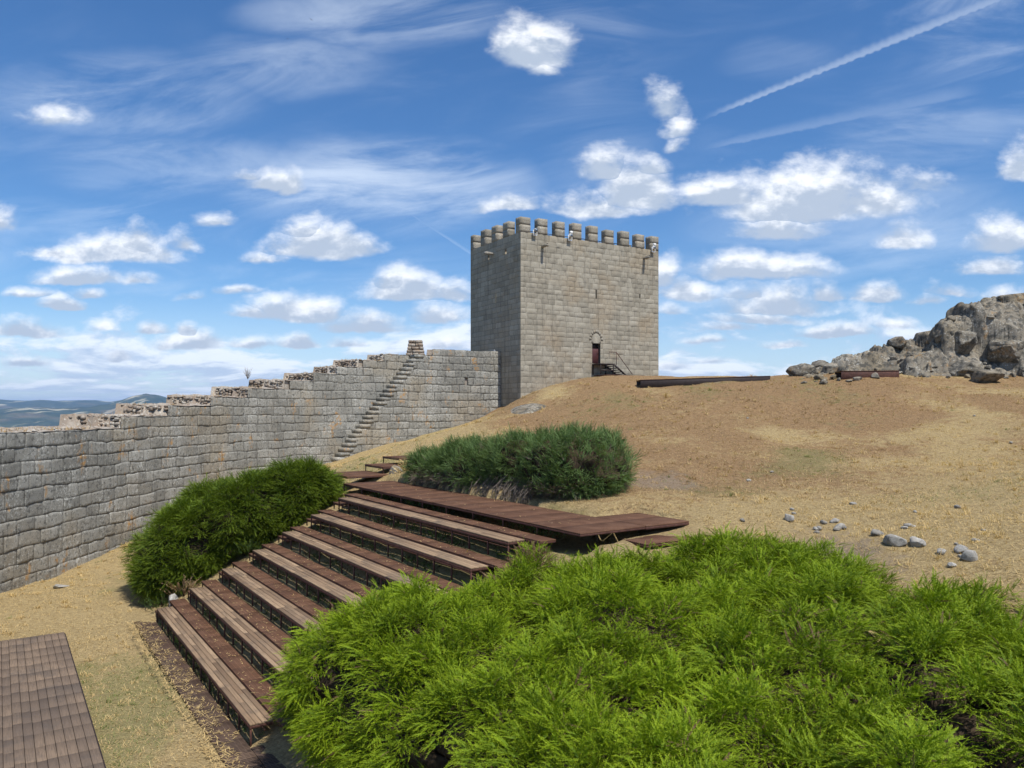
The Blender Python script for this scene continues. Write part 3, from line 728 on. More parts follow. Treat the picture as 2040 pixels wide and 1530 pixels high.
    for k in range(5): mb.box(d0 + 0.03 + k * 0.158, d0 + 0.03 + k * 0.158 + 0.145, 0.245, 0.262, dz0 + 0.01, dz0 + (dz1 - dz0) * 0.75, random.random() * 0.4, 0.004, ft)
    door = mb.build('door', M['dooriron'], root)
    mb = MB(); mb.box(d1 - 0.20, d1 - 0.15, 0.20, 0.245, dz0 + 0.75, dz0 + 0.95, 0.3, 0.006, ft); mb.build('handle', M['darksteel'], door)
    mb = MB(); mb.box(d0 + 0.01, d1 - 0.01, 0.28, 0.32, dz0 + (dz1 - dz0) * 0.77, dz1, 0.5, 0, ft); mb.build('transom_panel', M['darksteel'], root)
    for (a, b_, c, e) in front_holes[1:]: mb = MB(); mb.box(a, b_, 0.30, 0.335, c, e, 0.5, 0, ft); mb.build('arrow_slit', M['black'], root)  # black plates behind the openings paint in their inner darkness
    for (a, b_, c, e) in left_holes: mb = MB(); mb.box(0.30, 0.335, a, b_, c, e, 0.5, 0, ft); mb.build('arrow_slit', M['black'], root)
    # blind arch over the door
    b = MB(); cxm = 0.5 * (d0 + d1) - 0.02; rin, rout = 0.50, 0.72; zc = dz1 + 0.22
    for k in range(9):
        a0, a1 = math.pi * (k + 0.003) / 9, math.pi * (k + 0.997) / 9
        V = []
        for (a, r_) in ((a0, rin), (a1, rin), (a1, rout), (a0, rout)):
            for l in (-0.010, 0.15): V.append((cxm - r_ * math.cos(a), l, zc + r_ * 1.25 * math.sin(a)))
        b.add(ft(np.array(V)), [(0,2,4,6),(1,7,5,3),(0,1,3,2),(2,3,5,4),(4,5,7,6),(6,7,1,0)], None, random.uniform(0.0, 0.25))
    V = [(cxm, -0.008, zc - 0.2)] + [(cxm - 0.48 * math.cos(math.pi * k / 14), -0.008, zc + 0.48 * 1.25 * math.sin(math.pi * k / 14)) for k in range(15)] + [(cxm + 0.48, -0.008, dz1 + 0.02), (cxm - 0.48, -0.008, dz1 + 0.02)]
    n = len(V); V2 = V + [(v[0], 0.15, v[2]) for v in V]
    F3 = [(0, k, k + 1) for k in range(1, n - 1)] + [(0, n - 1, 1)]
    b.add(ft(np.array(V2)), [(k, n + k, n + k + 1, k + 1) for k in range(1, n - 1)], F3, 0.1)
    b.build('blind_arch', M['merlon'], root)
    # water spouts
    def spout(c0, axis, light):
        b = MB()
        if axis == 'front': rough_block(b, c0[0] - 0.13, c0[0] + 0.13, -0.75, 0.1, c0[2] - 0.13, c0[2] + 0.12, ft, 0.03, (2, 4, 2), random.random() * 50, 0.05); b.box(c0[0] - 0.06, c0[0] + 0.06, -0.77, -0.2, c0[2] + 0.09, c0[2] + 0.13, 0.9, 0, ft)
        else: rough_block(b, -0.8, 0.1, c0[1] - 0.15, c0[1] + 0.15, c0[2] - 0.14, c0[2] + 0.13, ft, 0.04, (4, 2, 2), random.random() * 50, 0.06)
        tag(b.build('water_spout', M['pale'] if light else M['merlon'], root), 'pale stone spout' if light else None)
    spout((2.05, 0, 13.05), 'front', False); spout((12.55, 0, 13.20), 'front', False); spout((0, 4.35, 13.0), 'left', True)
    # --- things fixed to the tower
    def flood(t, z, yaw, label):
        r = empty('floodlight', tuple(tw(t, -0.18, z)), math.atan2(TF[1], TF[0]))
        tag(r, label, 'floodlight', 'white floodlights on the tower parapet')
        b = MB(); b.box(-0.19, -0.14, -0.05, 0.0, -0.25, 0.20, 0.2, 0.005); b.box(0.14, 0.19, -0.05, 0.0, -0.25, 0.20, 0.2, 0.005); b.box(-0.14, 0.14, -0.05, 0.0, -0.25, -0.17, 0.2, 0.005)
        b.box(-0.06, 0.06, 0.0, 0.16, -0.24, -0.18, 0.2, 0.005)
        b.build('bracket', M['white'], r)
        b = MB(); b.box(-0.135, 0.135, -0.20, 0.02, 0.02, 0.30, 0.1, 0.03)
        if yaw: b.box(-0.10, 0.14, -0.22, -0.02, 0.31, 0.52, 0.0, 0.03)
        h = b.build('lamp_housing', M['white'] if yaw else M['grey'], r)
        b = MB(); b.box(-0.10, 0.10, -0.212, -0.203, 0.05, 0.26, 0.2, 0.0); b.build('lens', M['glass'], h)
    flood(1.22, 14.02, False, 'white floodlight bracket by the corner merlon where the tower\'s two visible sides meet')
    flood(4.60, 14.0, True, 'white floodlight hung from the third merlon gap of the tower front, midway along')
    flood(13.45, 14.0, True, 'white floodlight under the last merlon at the far right of the tower')
    rl = empty('metal_railing', tuple(tw(0, 1.1, 12.95)))
    tag(rl, 'blue grey metal railing glimpsed between the merlons on the tower roof', 'railing')
    iv = np.array(rl.location); b = MB()
    for zz in (13.95, 14.18, 14.42): b.tube([tw(0.9, 1.15, zz) - iv, tw(TW - 0.9, 1.15, zz) - iv], 0.035)
    b.tube([tw(0.9, TD - 1.15, 14.42) - iv, tw(TW - 0.9, TD - 1.15, 14.42) - iv], 0.035)
    b.build('rail', M['bluegrey'], rl)
    for k in range(9):
        b = MB(); b.tube([tw(0.9 + k * 1.55, 1.15, 12.95) - iv, tw(0.9 + k * 1.55, 1.15, 14.42) - iv], 0.03); b.build('post', M['bluegrey'], rl)
    b = MB(); b.box(0.9, 4.2, 1.2, 1.23, 13.9, 14.34, 0.2, 0, lambda V: fr_tw(V) - iv); b.build('panel', M['grey'], rl)
    # access stair
    st = empty('metal_stair', tuple(tw(d0, -0.2, 2.95)))
    tag(st, 'small dark metal stair with a handrail climbing to the tower door', 'stair')
    iv2 = np.array(st.location); f2 = lambda V: fr_tw(V) - iv2
    zl = dz0 - 0.06; zb = 2.98; te = d1 + 0.55
    b = MB(); b.box(d0 - 0.05, te, -1.15, -0.03, zl - 0.10, zl, 0.6, 0.008, f2); b.build('landing', M['darksteel'], st)
    for t in (d0, te - 0.08):
        for l in (-1.12, -0.10): b = MB(); b.box(t, t + 0.07, l, l + 0.07, zb, zl - 0.102, 0.5, 0.004, f2); b.build('leg', M['darksteel'], st)
    b = MB(); b.box(d0 + 0.075, te - 0.09, -1.10, -1.07, zb + 0.28, zb + 0.38, 0.3, 0, f2)
    b.build('cross_brace', M['darksteel'], st)
    nst = 5
    for k in range(nst):
        b = MB(); t = te + 0.03 + k * 0.24; zz = zl - (k + 1) * (zl - zb) / (nst + 0.6)
        b.box(t - 0.03, t + 0.26, -1.13, -0.10, zz - 0.045, zz, 0.6, 0.006, f2); b.build('tread', M['darksteel'], st)
    b = MB()
    for l in (-1.20, -0.09):
        V = np.array([(te, l, zl - 0.20), (te, l, zl), (te + 0.03 + nst * 0.24, l, zb), (te - 0.2 + nst * 0.24, l, zb)]); V = np.vstack([V, V + np.array([0, 0.04, 0])])
        b.add(f2(V), [(0,1,2,3),(4,7,6,5),(0,4,5,1),(1,5,6,2),(2,6,7,3),(3,7,4,0)], None, 0.5)
    b.build('stringer', M['darksteel'], st)
    b = MB(); T_ = lambda t, l, z: tw(t, l, z) - iv2
    b.tube([T_(d1 + 0.05, -1.12, zl + 0.95), T_(te + 0.25, -1.12, zl + 0.95), T_(te + nst * 0.24 + 0.75, -1.12, zb + 0.05)], 0.028)
    b.tube([T_(te + 0.25, -1.12, zl - 0.1), T_(te + 0.25, -1.12, zl + 0.95)], 0.022)
    b.build('handrail', M['rust'], st)
    pf = empty('boardwalk_platform', tuple(tw(d0, -0.2, 2.6)))
    tag(pf, 'low rust brown boardwalk platform at the foot of the tower stair', 'platform')
    iv3 = np.array(pf.location); f3 = lambda V: fr_tw(V) - iv3
    b = MB(); b.box(d0 + 0.1, 11.0, -1.9, -0.06, 2.86, 2.92, 0.3, 0.01, f3); b.build('deck', M['rust'], pf)
    b = MB(); b.box(d0 + 0.15, 10.9, -1.86, -1.80, 2.3, 2.855, 0.2, 0.0, f3); b.box(10.84, 10.9, -1.795, -0.1, 2.3, 2.855, 0.2, 0.0, f3); b.build('edge_beam', M['darksteel'], pf)
    # cable conduit in the corner between tower and wall
    b = MB()
    c = [at(984, 697, 62.8), at(988, 703, 62.75), at(991, 715, 62.72), at(991.5, 760, 62.72), at(991.5, 812, 62.72)]
    b.tube(c, 0.06, 8); o = b.build('cable_conduit', M['grey'], None, True, tuple(c[-1]))
    tag(o, 'thin grey cable conduit running down the corner between tower and wall', 'pipe')
build_tower()

# ------------------------------------------------------------------ curtain wall
STEP_PX = [(-400, -1.94), (-150, -1.39), (-25, -0.84), (245, -0.29), (340, 0.26), (425, 0.81), (500, 1.40), (565, 2.00), (627, 2.58), (676, 3.15), (714, 3.70), (777, 4.26)]
W_THICK = 3.0
def build_wall():
    root = empty('curtain_wall', (-18.66, 28, Z0))
    tag(root, 'long grey lichened curtain wall of big granite blocks stepping up to the tower', 'wall')
    iv = np.array(root.location)
    ss = [(-1e9, -3.04)] + [(s_at_px(px) if px > 0 else s_at_px(1) + (px / 400.0) * 14, z) for px, z in STEP_PX]
    S_END = WA[-1] + 0.25
    sb = np.array([a for a, _ in ss]); zv = np.array([z for _, z in ss])
    def top(s):
        s = np.asarray(s, float); i = np.searchsorted(sb, s, 'right') - 1
        z = zv[i]
        return z
    s_bulge = s_at_px(940)
    top2 = lambda s: top(s) + 0.55 * np.exp(-((np.asarray(s) - s_bulge) / 3.2) ** 2)
    levels = list(np.arange(-9.09, -0.28, 0.55)) + [0.26, 0.81, 1.40, 2.00, 2.58, 3.15, 3.70, 4.26]
    fn = lambda S, o, Z: np.stack([*wall_xy(S, o), Z], -1) - iv
    ms = Masonry()
    s_st0, s_st1 = s_at_px(652), s_at_px(822)
    ms.courses(fn, 0.0, s_st1 + 0.6, levels, top, None, 0.98, 0.042, 0.006, 0.026, 11, 7, 0.06, (), 7)
    ms.build('masonry_face', M['wall'], root)
    # thicker length with the stair, standing 0.75 m proud
    PR = 0.75
    fn2 = lambda S, o, Z: np.stack([*wall_xy(S, o + PR), Z], -1) - iv
    zb0, zt0 = -3.95, 4.30; nst = 25; run = (s_st1 - s_st0) / nst; rise = (zt0 - zb0) / nst
    start = lambda z: s_st0 + max(0.0, (z - zb0) / rise) * run + 0.12
    lv2 = list(np.arange(-5.24, -0.28, 0.55)) + [0.26, 0.81, 1.40, 2.00, 2.58, 3.15, 3.70, 4.26]
    lv2b = lv2 + [4.78]
    ms = Masonry()
    ms.courses(fn2, s_st0, S_END, lv2b, lambda s: 4.9, lambda z: max(start(z), s_at_px(852) if z > 4.5 else 0.0), 0.90, 0.042, 0.006, 0.026, 10, 6, 0.06, [(s_at_px(918), s_at_px(924), 2.0, 2.58)], 31)
    ms.build('stair_side_masonry', M['wall'], root)
    # backing so that no gap opens between the stones
    b = MB()
    def strip(s0, s1, o, zlo, ztop, n):
        S = np.linspace(s0, s1, n); x, y = wall_xy(S, o); zt = ztop(S)
        V = np.concatenate([xyzs(x, y, zlo), xyzs(x, y, zt)]) - iv
        b.add(V, [(i, i + 1, n + i + 1, n + i) for i in range(n - 1)], None, 0.8)
    strip(0, S_END, -0.10, -9.2, lambda s: top(s) - 0.03, 300)
    strip(s_st0, S_END, PR - 0.12, -5.4, lambda s: np.minimum(zb0 + (s - s_st0) / run * rise - 0.35, 4.2), 160)
    strip(0, S_END, -W_THICK, -14, lambda s: top(s) - 0.03, 300)
    b.build('wall_core', M['rubble'], root)
    # rough walkable top
    n = int(S_END / 0.11); S = np.linspace(0, S_END, n); m = 16
    O = np.linspace(0.02, -W_THICK - 0.02, m)
    SS, OO = np.meshgrid(S, O, indexing='ij')
    jit = 0.22 * vnoise(xyzs(OO * 1.6, SS * 0.05, 6)) + 0.10 * vnoise(xyzs(OO * 5, SS * 0.3, 2))
    x, y = wall_xy(SS, OO + np.where((OO < 0) & (OO > -W_THICK), 0, 0)); Z = top(SS + jit * (OO < -0.3))
    rub = fbm(xyzs(x * 1.4, y * 1.4, 3), 4)
    edge = np.clip(np.minimum(-OO, W_THICK + OO) / 0.5, 0, 1)
    Z = Z + 0.16 * rub * (0.35 + 0.65 * edge) + 0.10 * edge * (np.abs(vnoise(xyzs(x * 3.1, y * 3.1, 8)))) + 0.12 * np.clip(-OO - 1.9, 0, 1)
    idx = np.arange(n * m).reshape(n, m)
    F = np.stack([idx[:-1, :-1], idx[1:, :-1], idx[1:, 1:], idx[:-1, 1:]], -1).reshape(-1, 4)
    np_mesh('rubble_top', xyzs(x, y, Z).reshape(-1, 3) - iv, F, M['rubble'], root, {'tone': np.clip(0.5 + rub, 0, 1).ravel()}, False)
    # top of the thick length
    n = 110; S = np.linspace(s_st1 - 0.3, S_END, n); O = np.linspace(PR - 0.02, -0.3, 7); SS, OO = np.meshgrid(S, O, indexing='ij')
    x, y = wall_xy(SS, OO); hz = np.where(SS > s_at_px(854), 4.78, 4.28)
    Z = hz + 0.12 * fbm(xyzs(x * 1.5, y * 1.5, 1), 4); idx = np.arange(n * 7).reshape(n, 7)
    F = np.stack([idx[:-1, :-1], idx[1:, :-1], idx[1:, 1:], idx[:-1, 1:]], -1).reshape(-1, 4)
    np_mesh('rubble_top', xyzs(x, y, Z).reshape(-1, 3) - iv, F, M['rubble'], root, {'tone': np.full(n * 7, 0.5)}, False)
    # loose stones bedded along the step edges
    b = MB()
    for k in range(900):
        s = random.uniform(s_at_px(1) - 4, s_at_px(800)); o = -random.uniform(0.15, W_THICK - 0.1); r = random.uniform(0.05, 0.17)
        x, y = wall_xy(s, o); z = float(top(s)) + 0.02
        rough_block(b, x - r, x + r * random.uniform(.6, 1), y - r, y + r * random.uniform(.6, 1.1), z - 0.06, z + r * random.uniform(0.4, 0.9), lambda V: V - iv, 0.05, (2, 2, 2), random.random() * 99, r * 0.6)
    for q in sb[3:]:
        o = -0.12
        while o > -W_THICK + 0.1:
            zz = float(top(q - 0.3)) - 0.02; zt = float(top(q + 0.1))
            while zz < zt:
                h = random.uniform(0.12, 0.24); wd = random.uniform(0.14, 0.30); dd = random.uniform(0.02, 0.16)
                def frq(V, q=q):
                    x, y = wall_xy(q + V[:, 0], V[:, 1]); return np.stack([x, y, V[:, 2]], -1) - iv
                rough_block(b, -dd, 0.15, o - wd, o, zz, min(zz + h, zt + 0.05), frq, 0.05, (2, 2, 2), random.random() * 99, 0.04)
                zz += h
            o -= random.uniform(0.22, 0.34)
    b.build('bedded_stones', M['rubble'], root)
    # stair: one stone per step
    for k in range(nst):
        s0 = s_st0 + k * run; z1 = zb0 + (k + 1) * rise; b = MB()
        def frs(V, s0=s0):
            x, y = wall_xy(s0 + V[:, 0], V[:, 1]); return np.stack([x, y, V[:, 2]], -1) - iv
        rough_block(b, 0.0, run * 1.9 + 0.25, -0.12, PR + random.uniform(0.0, 0.06), z1 - rise * random.uniform(0.80, 0.92), z1, frs, 0.02, (3, 3, 2), random.random() * 90, 0.03)
        b.build('step', M['wall'], root)
    for k in range(nst - 2):     # footing under each step, set back into shade
        pass
    b = MB()
    for k in range(nst):
        s0 = s_st0 + k * run; z1 = zb0 + (k + 1) * rise
        def frs(V, s0=s0):
            x, y = wall_xy(s0 + V[:, 0], V[:, 1]); return np.stack([x, y, V[:, 2]], -1) - iv
        b.box(0.08, run * 2.4 + 0.3, -0.1, PR - 0.06, z1 - rise * 2.6, z1 - rise * 0.5, random.random(), 0.02, frs)
    b.build('stair_core', M['wall'], root)
    # stack of stones on the wall top
    pc = at(828, 704, 59.6); st = empty('stone_pillar', tuple(pc))
    tag(st, 'short pillar of stacked rough stones standing on the wall at the top of its stair', 'stone pillar')
    b = MB()
    for k in range(5):
        z0 = -0.25 + k * 0.25; w = 0.70 - 0.045 * k; n = 4
        cuts = [-w] + sorted(random.uniform(-w * 0.6, w * 0.6) for _ in range(n - 2)) + [w]
        for i in range(len(cuts) - 1):
            if cuts[i+1] - cuts[i] < 0.12: continue
            rough_block(b, cuts[i] + 0.004, cuts[i+1] - 0.004, -w * 0.8, w * 0.8, z0, z0 + 0.255, None, 0.035, (4, 4, 2), random.random() * 99, 0.03)
    b.build('stacked_stones', M['rubble'], st, True)
    # dry weed rooted in the wall
    b = MB(); p0 = at(512, 752, 48.4) + np.array([-0.9, 0.9, 0.0]); r2 = np.random.default_rng(8)
    for k in range(26):
        a = r2.uniform(0, 6.28); l = r2.uniform(0.5, 1.25); q = [np.array([0, 0, -0.1])]
        for j in range(4): q.append(q[-1] + np.array([math.cos(a) * r2.uniform(0.02, 0.16), math.sin(a) * r2.uniform(0.02, 0.16), l / 4]))
        b.tube(q, [0.016, 0.013, 0.010, 0.008, 0.004], 4)
    o = b.build('dry_plant', M['greytwig'], None); o.location = p0; o.scale = (0.7, 0.7, 0.7)
    tag(o, 'bare dry plant sprouting from the stepped wall top', 'plant')
build_wall()

# ------------------------------------------------------------------ stand of benches
def ordinal(k): return ['lowest', 'second lowest', 'third lowest', 'middle', 'third highest', 'second highest', 'highest'][k]
def row(k): return P1p + k * ROW_R, P1a + k * ROW_e, P1z + k * ROW_r
def build_benches():
    for k in range(7):
        p, a, z = row(k)
        root = empty('bench', tuple(PD(p, a, z - SEAT_H)), 0)
        iv = np.array(root.location); f = lambda V: fr_pd(V) - iv
        tag(root, ordinal(k) + ' of the seven slatted wooden benches climbing the stand' + (', nearest the dry lawn' if k == 0 else ', just below the rusty top platform' if k == 6 else ''), 'bench', 'wooden benches in rows on the stand')
        b = MB(); pw = SEAT_W / 4
        for i in range(4):
            c = -BLEN; q = random.uniform(1.2, 2.6)
            while c < -1e-6:
                e = min(c + q, 0.0)
                if 0 - e < 0.7: e = 0.0
                lift = random.uniform(-0.002, 0.003)
                b.box(p + i * pw + 0.005, p + (i + 1) * pw - 0.005, a + c + 0.003, a + e - 0.003, z - 0.034 + lift, z + lift, min(1, max(0, random.gauss(0.55, 0.28))), 0.004, f)
                c = e; q = random.uniform(2.3, 2.7)
        if k in (1, 2, 4):
            b.box(p + 2.0 * pw, p + 3.1 * pw, a - 1.0 - 0.35 * k, a - 0.72 - 0.35 * k, z + 0.004, z + 0.016, 0.9, 0.003, f)
        b.build('seat', M['wood'], root)
        b = MB()
        b.box(p + 0.002, p + 0.042, a - BLEN + 0.003, a - 0.003, z - 0.105, z - 0.038, 0.2, 0.004, f); b.box(p + SEAT_W - 0.05, p + SEAT_W - 0.01, a - BLEN + 0.003, a - 0.003, z - 0.095, z - 0.038, 0.4, 0.004, f)
        for e in (0.0, -BLEN + 0.045): b.box(p + 0.044, p + SEAT_W - 0.052, a + e - 0.045, a + e - 0.004, z - 0.09, z - 0.038, 0.3, 0.004, f)
        b.build('seat_frame', M['rust'], root)
        nl = 13
        for i in range(nl):
            aa = a - 0.045 - i * (BLEN - 0.05) / (nl - 1)
            b = MB(); b.box(p + 0.004, p + 0.040, aa, aa + 0.038, z - SEAT_H + 0.0, z - 0.107, 0.4, 0.004, f); b.build('leg', M['rust'], root)
        b = MB(); b.tube([PD(p + SEAT_W * 0.75, a - 0.2, z - 0.26) - iv, PD(p + SEAT_W * 0.75, a - BLEN + 0.2, z - 0.26) - iv], 0.012, 6); b.build('brace', M['rust'], root)
build_benches()

def deck_thing(name, label, cat, p0, p1, a0, a1, z, group=None, legs=(), lip=0.055, legh=0.35, mat=None, jitter=True):
    root = empty(name, tuple(PD((p0 + p1) / 2, (a0 + a1) / 2, z - legh)))
    iv = np.array(root.location); f = lambda V: fr_pd(V) - iv
    tag(root, label, cat, group)
    b = MB(); c = a0
    while c < a1 - 1e-6:
        e = min(c + 1.0, a1)
        if a1 - e < 0.25: e = a1
        dz = random.uniform(-0.004, 0.004) if jitter else 0
        b.box(p0, p1, c + 0.002, e - 0.002, z - 0.03 + dz, z + dz, random.random(), 0.003, f); c = e
    b.build('grating', mat or M['grate'], root)
    b = MB()
    b.box(p0 + 0.004, p0 + 0.03, a0 + 0.002, a1 - 0.002, z - 0.03 - lip, z - 0.036, 0.2, 0.003, f)
    b.box(p1 - 0.03, p1 - 0.004, a0 + 0.002, a1 - 0.002, z - 0.03 - lip, z - 0.036, 0.2, 0.003, f)
    for e in (a0 + 0.004, a1 - 0.03): b.box(p0 + 0.032, p1 - 0.032, e, e + 0.026, z - 0.03 - lip, z - 0.036, 0.2, 0.003, f)
    b.build('edge_frame', M['rust'], root)
    for (lp, la) in legs:
        b = MB(); b.box(lp, lp + 0.035, la, la + 0.035, z - legh, z - 0.037 - lip * 0, 0.3, 0.003, f); b.build('leg', M['rust'], root)
    return root
def build_gratings():
    for k in range(7):
        p, a, z = row(k)
        p1 = p + ROW_R - 0.004; zg = z + GR
        deck_thing('grating_walkway', 'rusty grating walkway right behind the ' + ordinal(k) + ' of the seven wooden benches', 'walkway', p + SEAT_W + 0.008, p1, a - BLEN - 0.6, a + 0.66, zg, 'rusty grating walkways between the benches',
                   [(p + SEAT_W + 0.03, a + 0.60), (p1 - 0.06, a + 0.60)], 0.05, 0.42)
        deck_thing('half_step', 'small rusty grating step at the left end of the ' + ordinal(k) + ' bench', 'step', p + 0.06, p + SEAT_W - 0.05, a - 0.32, a + 0.66, z - 0.215, 'rusty half steps beside the bench ends',
                   [(p + 0.07, a + 0.60), (p + SEAT_W - 0.1, a + 0.60)], 0.045, 0.24)
    p7, a7, z7 = row(6)
    pp = p7 + ROW_R - 0.01; zp = z7 + GR + 0.25
    deck_thing('top_platform', 'long rusty grating platform along the top of the stand', 'platform', pp, pp + 1.98, a7 - 12.15, a7 + 1.94, zp, None,
               [(pp + 0.01, a7 + 1.89), (pp + 0.01, a7 + 0.2)] + [(pp + 0.01, a7 - 1.5 * i) for i in range(1, 8)], 0.05, 0.30)
    deck_thing('landing_platform', 'square rusty grating landing at the right end of the top platform', 'platform', pp + 2.0, pp + 3.45, a7 - 12.15, a7 - 10.3, zp + 0.003, None, (), 0.07, 0.3)
    deck_thing('lower_landing', 'lower rusty grating landing tucked under the square landing by the juniper', 'platform', pp + 1.2, pp + 3.45, a7 - 13.0, a7 - 12.17, zp - 0.24, None, (), 0.05, 0.3)
    A0 = P1a
    deck_thing('grating_step', 'widest rusty grating step, just behind the left end of the top platform', 'step', 11.35, 13.2, A0 + 2.5, A0 + 4.9, -2.58, 'rusty grating steps climbing toward the tower', [(11.37, A0 + 4.85)], 0.06, 0.3)
    deck_thing('grating_step', 'lower rusty grating step squeezed between the top platform and the widest step', 'step', 11.3, 13.1, A0 + 1.55, A0 + 2.46, -2.84, 'rusty grating steps climbing toward the tower', [], 0.06, 0.2)
    deck_thing('grating_step', 'rusty grating step left of the pale rock beside the back shrub', 'step', 13.1, 14.9, A0 + 3.0, A0 + 4.9, -2.30, 'rusty grating steps climbing toward the tower', [(13.12, A0 + 4.85), (13.12, A0 + 3.05)], 0.06, 0.3)
    deck_thing('grating_step', 'farthest and highest rusty grating step, half hidden by the back shrub', 'step', 14.15, 15.8, A0 + 3.6, A0 + 5.4, -2.02, 'rusty grating steps climbing toward the tower', [(14.17, A0 + 5.35)], 0.06, 0.3)
    deck_thing('foot_walkway', 'dark overgrown grating walkway at the foot of the lowest bench', 'walkway', P1p - 0.58, P1p - 0.01, P1a - BLEN - 5.5, P1a + 0.4, Z0 + 0.035, None, (), 0.03, 0.07, M['dirtygrate'])
    deck_thing('side_walkway', 'shaded grating walkway between the near bench end and the big juniper', 'walkway', P1p + 0.002, P1p + 1.3, P1a - BLEN - 5.5, P1a - BLEN - 0.06, Z0 + 0.035, None, (), 0.03, 0.07, M['dirtygrate'])
build_gratings()

def build_stage():
    root = empty('wooden_deck', tuple(PD(-2, P1a - 6, Z0)))
    tag(root, 'low stage deck of short weathered wood blocks on the lawn at the left', 'deck')
    iv = np.array(root.location); f = lambda V: fr_pd(V) - iv
    b = MB(); w = 0.172; n = int(9.0 / w)
    for i in range(n):
        p1 = 1.63 - i * w; c = P1a + 0.15
        off = 0.0 if i % 2 == 0 else 0.0
        j = 0
        while c > P1a - 17:
            l = 0.72 + (random.uniform(-0.06, 0.06) if c == P1a + 0.15 else 0.0)
            t = 0.5 + 0.42 * float(vnoise(np.array([p1 * 1.1, c * 0.8, 3.0]))) + random.uniform(-0.20, 0.20)
            b.box(p1 - w + 0.004, p1 - 0.004, c - l + 0.005, c - 0.005, Z0 - 0.05, Z0 + 0.085 + random.uniform(-0.003, 0.003), min(1, max(0, t)), 0.004, f)
            c -= l
    b.build('deck_blocks', M['deckwood'], root)
    b = MB(); b.box(1.635, 1.66, P1a - 17, P1a + 0.15, Z0 - 0.1, Z0 + 0.05, 0.5, 0.003, f); b.box(-7.3, 1.63, P1a + 0.153, P1a + 0.18, Z0 - 0.1, Z0 + 0.05, 0.5, 0.003, f); b.box(-7.3, 1.62, P1a - 17, P1a + 0.14, Z0 - 0.12, Z0 - 0.02, 0.5, 0.0, f)
    b.build('edge_board', M['darksteel'], root)
build_stage()

# low grating walkways on the mound
def strip_thing(name, label, cat, pA, pB, depth, h, mat_top, mat_side):
    pA = np.array(pA); pB = np.array(pB); d = (pB - pA); L = np.linalg.norm(d); d = d / L; s = np.array([-d[1], d[0], 0]); s /= np.linalg.norm(s); u = np.array([0, 0, 1.0])
    root = empty(name, tuple(pA - u * h)); iv = np.array(root.location); tag(root, label, cat)
    f = lambda V: pA + V[:, :1] * d + V[:, 1:2] * s + V[:, 2:] * u - iv
    b = MB(); n = max(2, int(L / 1.5))
    for i in range(n): b.box(i * L / n + 0.004, (i + 1) * L / n - 0.004, 0, depth, -0.035, random.uniform(-0.003, 0.004), random.random(), 0.004, f)
    b.build('grating', mat_top, root)
    b = MB(); b.box(0.01, L - 0.01, 0.02, 0.06, -h, -0.04, 0.3, 0.004, f); b.box(0.01, L - 0.01, depth - 0.06, depth - 0.02, -h, -0.04, 0.3, 0.004, f); b.build('edge_beam', mat_side, root)
strip_thing('boardwalk', 'long dark low boardwalk edge on the mound crest right of the tower', 'walkway', at(1276, 756.5, 47.6), at(1535, 748.5, 47.6), 1.6, 0.5, M['rust'], M['darksteel'])
strip_thing('mound_walkway', 'short rusty walkway on the mound crest in front of the rock outcrop', 'walkway', at(1676, 732, 44.2) * np.array([1, 1, 0]) + np.array([0, 0, float(hgt(at(1735, 732, 44.2)[0], 44.2)) + 0.36]), at(1792, 731, 44.0) * np.array([1, 1, 0]) + np.array([0, 0, float(hgt(at(1735, 732, 44.2)[0], 44.2)) + 0.38]), 1.1, 0.55, M['grate'], M['rust'])

# ------------------------------------------------------------------ foliage
def frond_template(npair, seed, leaflen=0.30, width=0.05, ang=38, droop=0.22, curl=0.0):
    r = np.random.default_rng(seed); V = []; tip = []
    stem = lambda t: np.array([t, curl * t * t, 0.10 * t - droop * t * t])
    for i in range(3):
        a, c = stem(i / 3), stem((i + 1) / 3); w = 0.02
        V += [a + (0, -w, 0), a + (0, w, 0), c]; tip += [i / 3, i / 3, (i + 1) / 3]
    for i in range(npair):
        t = 0.12 + 0.86 * i / (npair - 1)
        for sd in (-1, 1):
            an = math.radians(ang * r.uniform(0.6, 1.3)); L = (leaflen * (1 - 0.55 * t)) * r.uniform(0.75, 1.25); b = stem(t)
            d = np.array([math.cos(an), sd * math.sin(an), r.uniform(-0.25, 0.45)]); d /= np.linalg.norm(d)
            s = np.array([-d[1], d[0], 0]) * width * 0.5 * (1 - 0.3 * t); s[2] += r.uniform(-1, 1) * width * 0.3
            V += [b - s, b + s, b + d * L]; tip += [0.25 * t, 0.25 * t, 0.45 + 0.55 * t]
    b = stem(1.0); V += [b + (0, -0.02, 0), b + (0, 0.02, 0), b + (0.16, 0, -0.05)]; tip += [0.8, 0.8, 1.0]
    return np.array(V), np.array(tip)
def norm(v): return v / (np.linalg.norm(v, axis=-1, keepdims=True) + 1e-9)
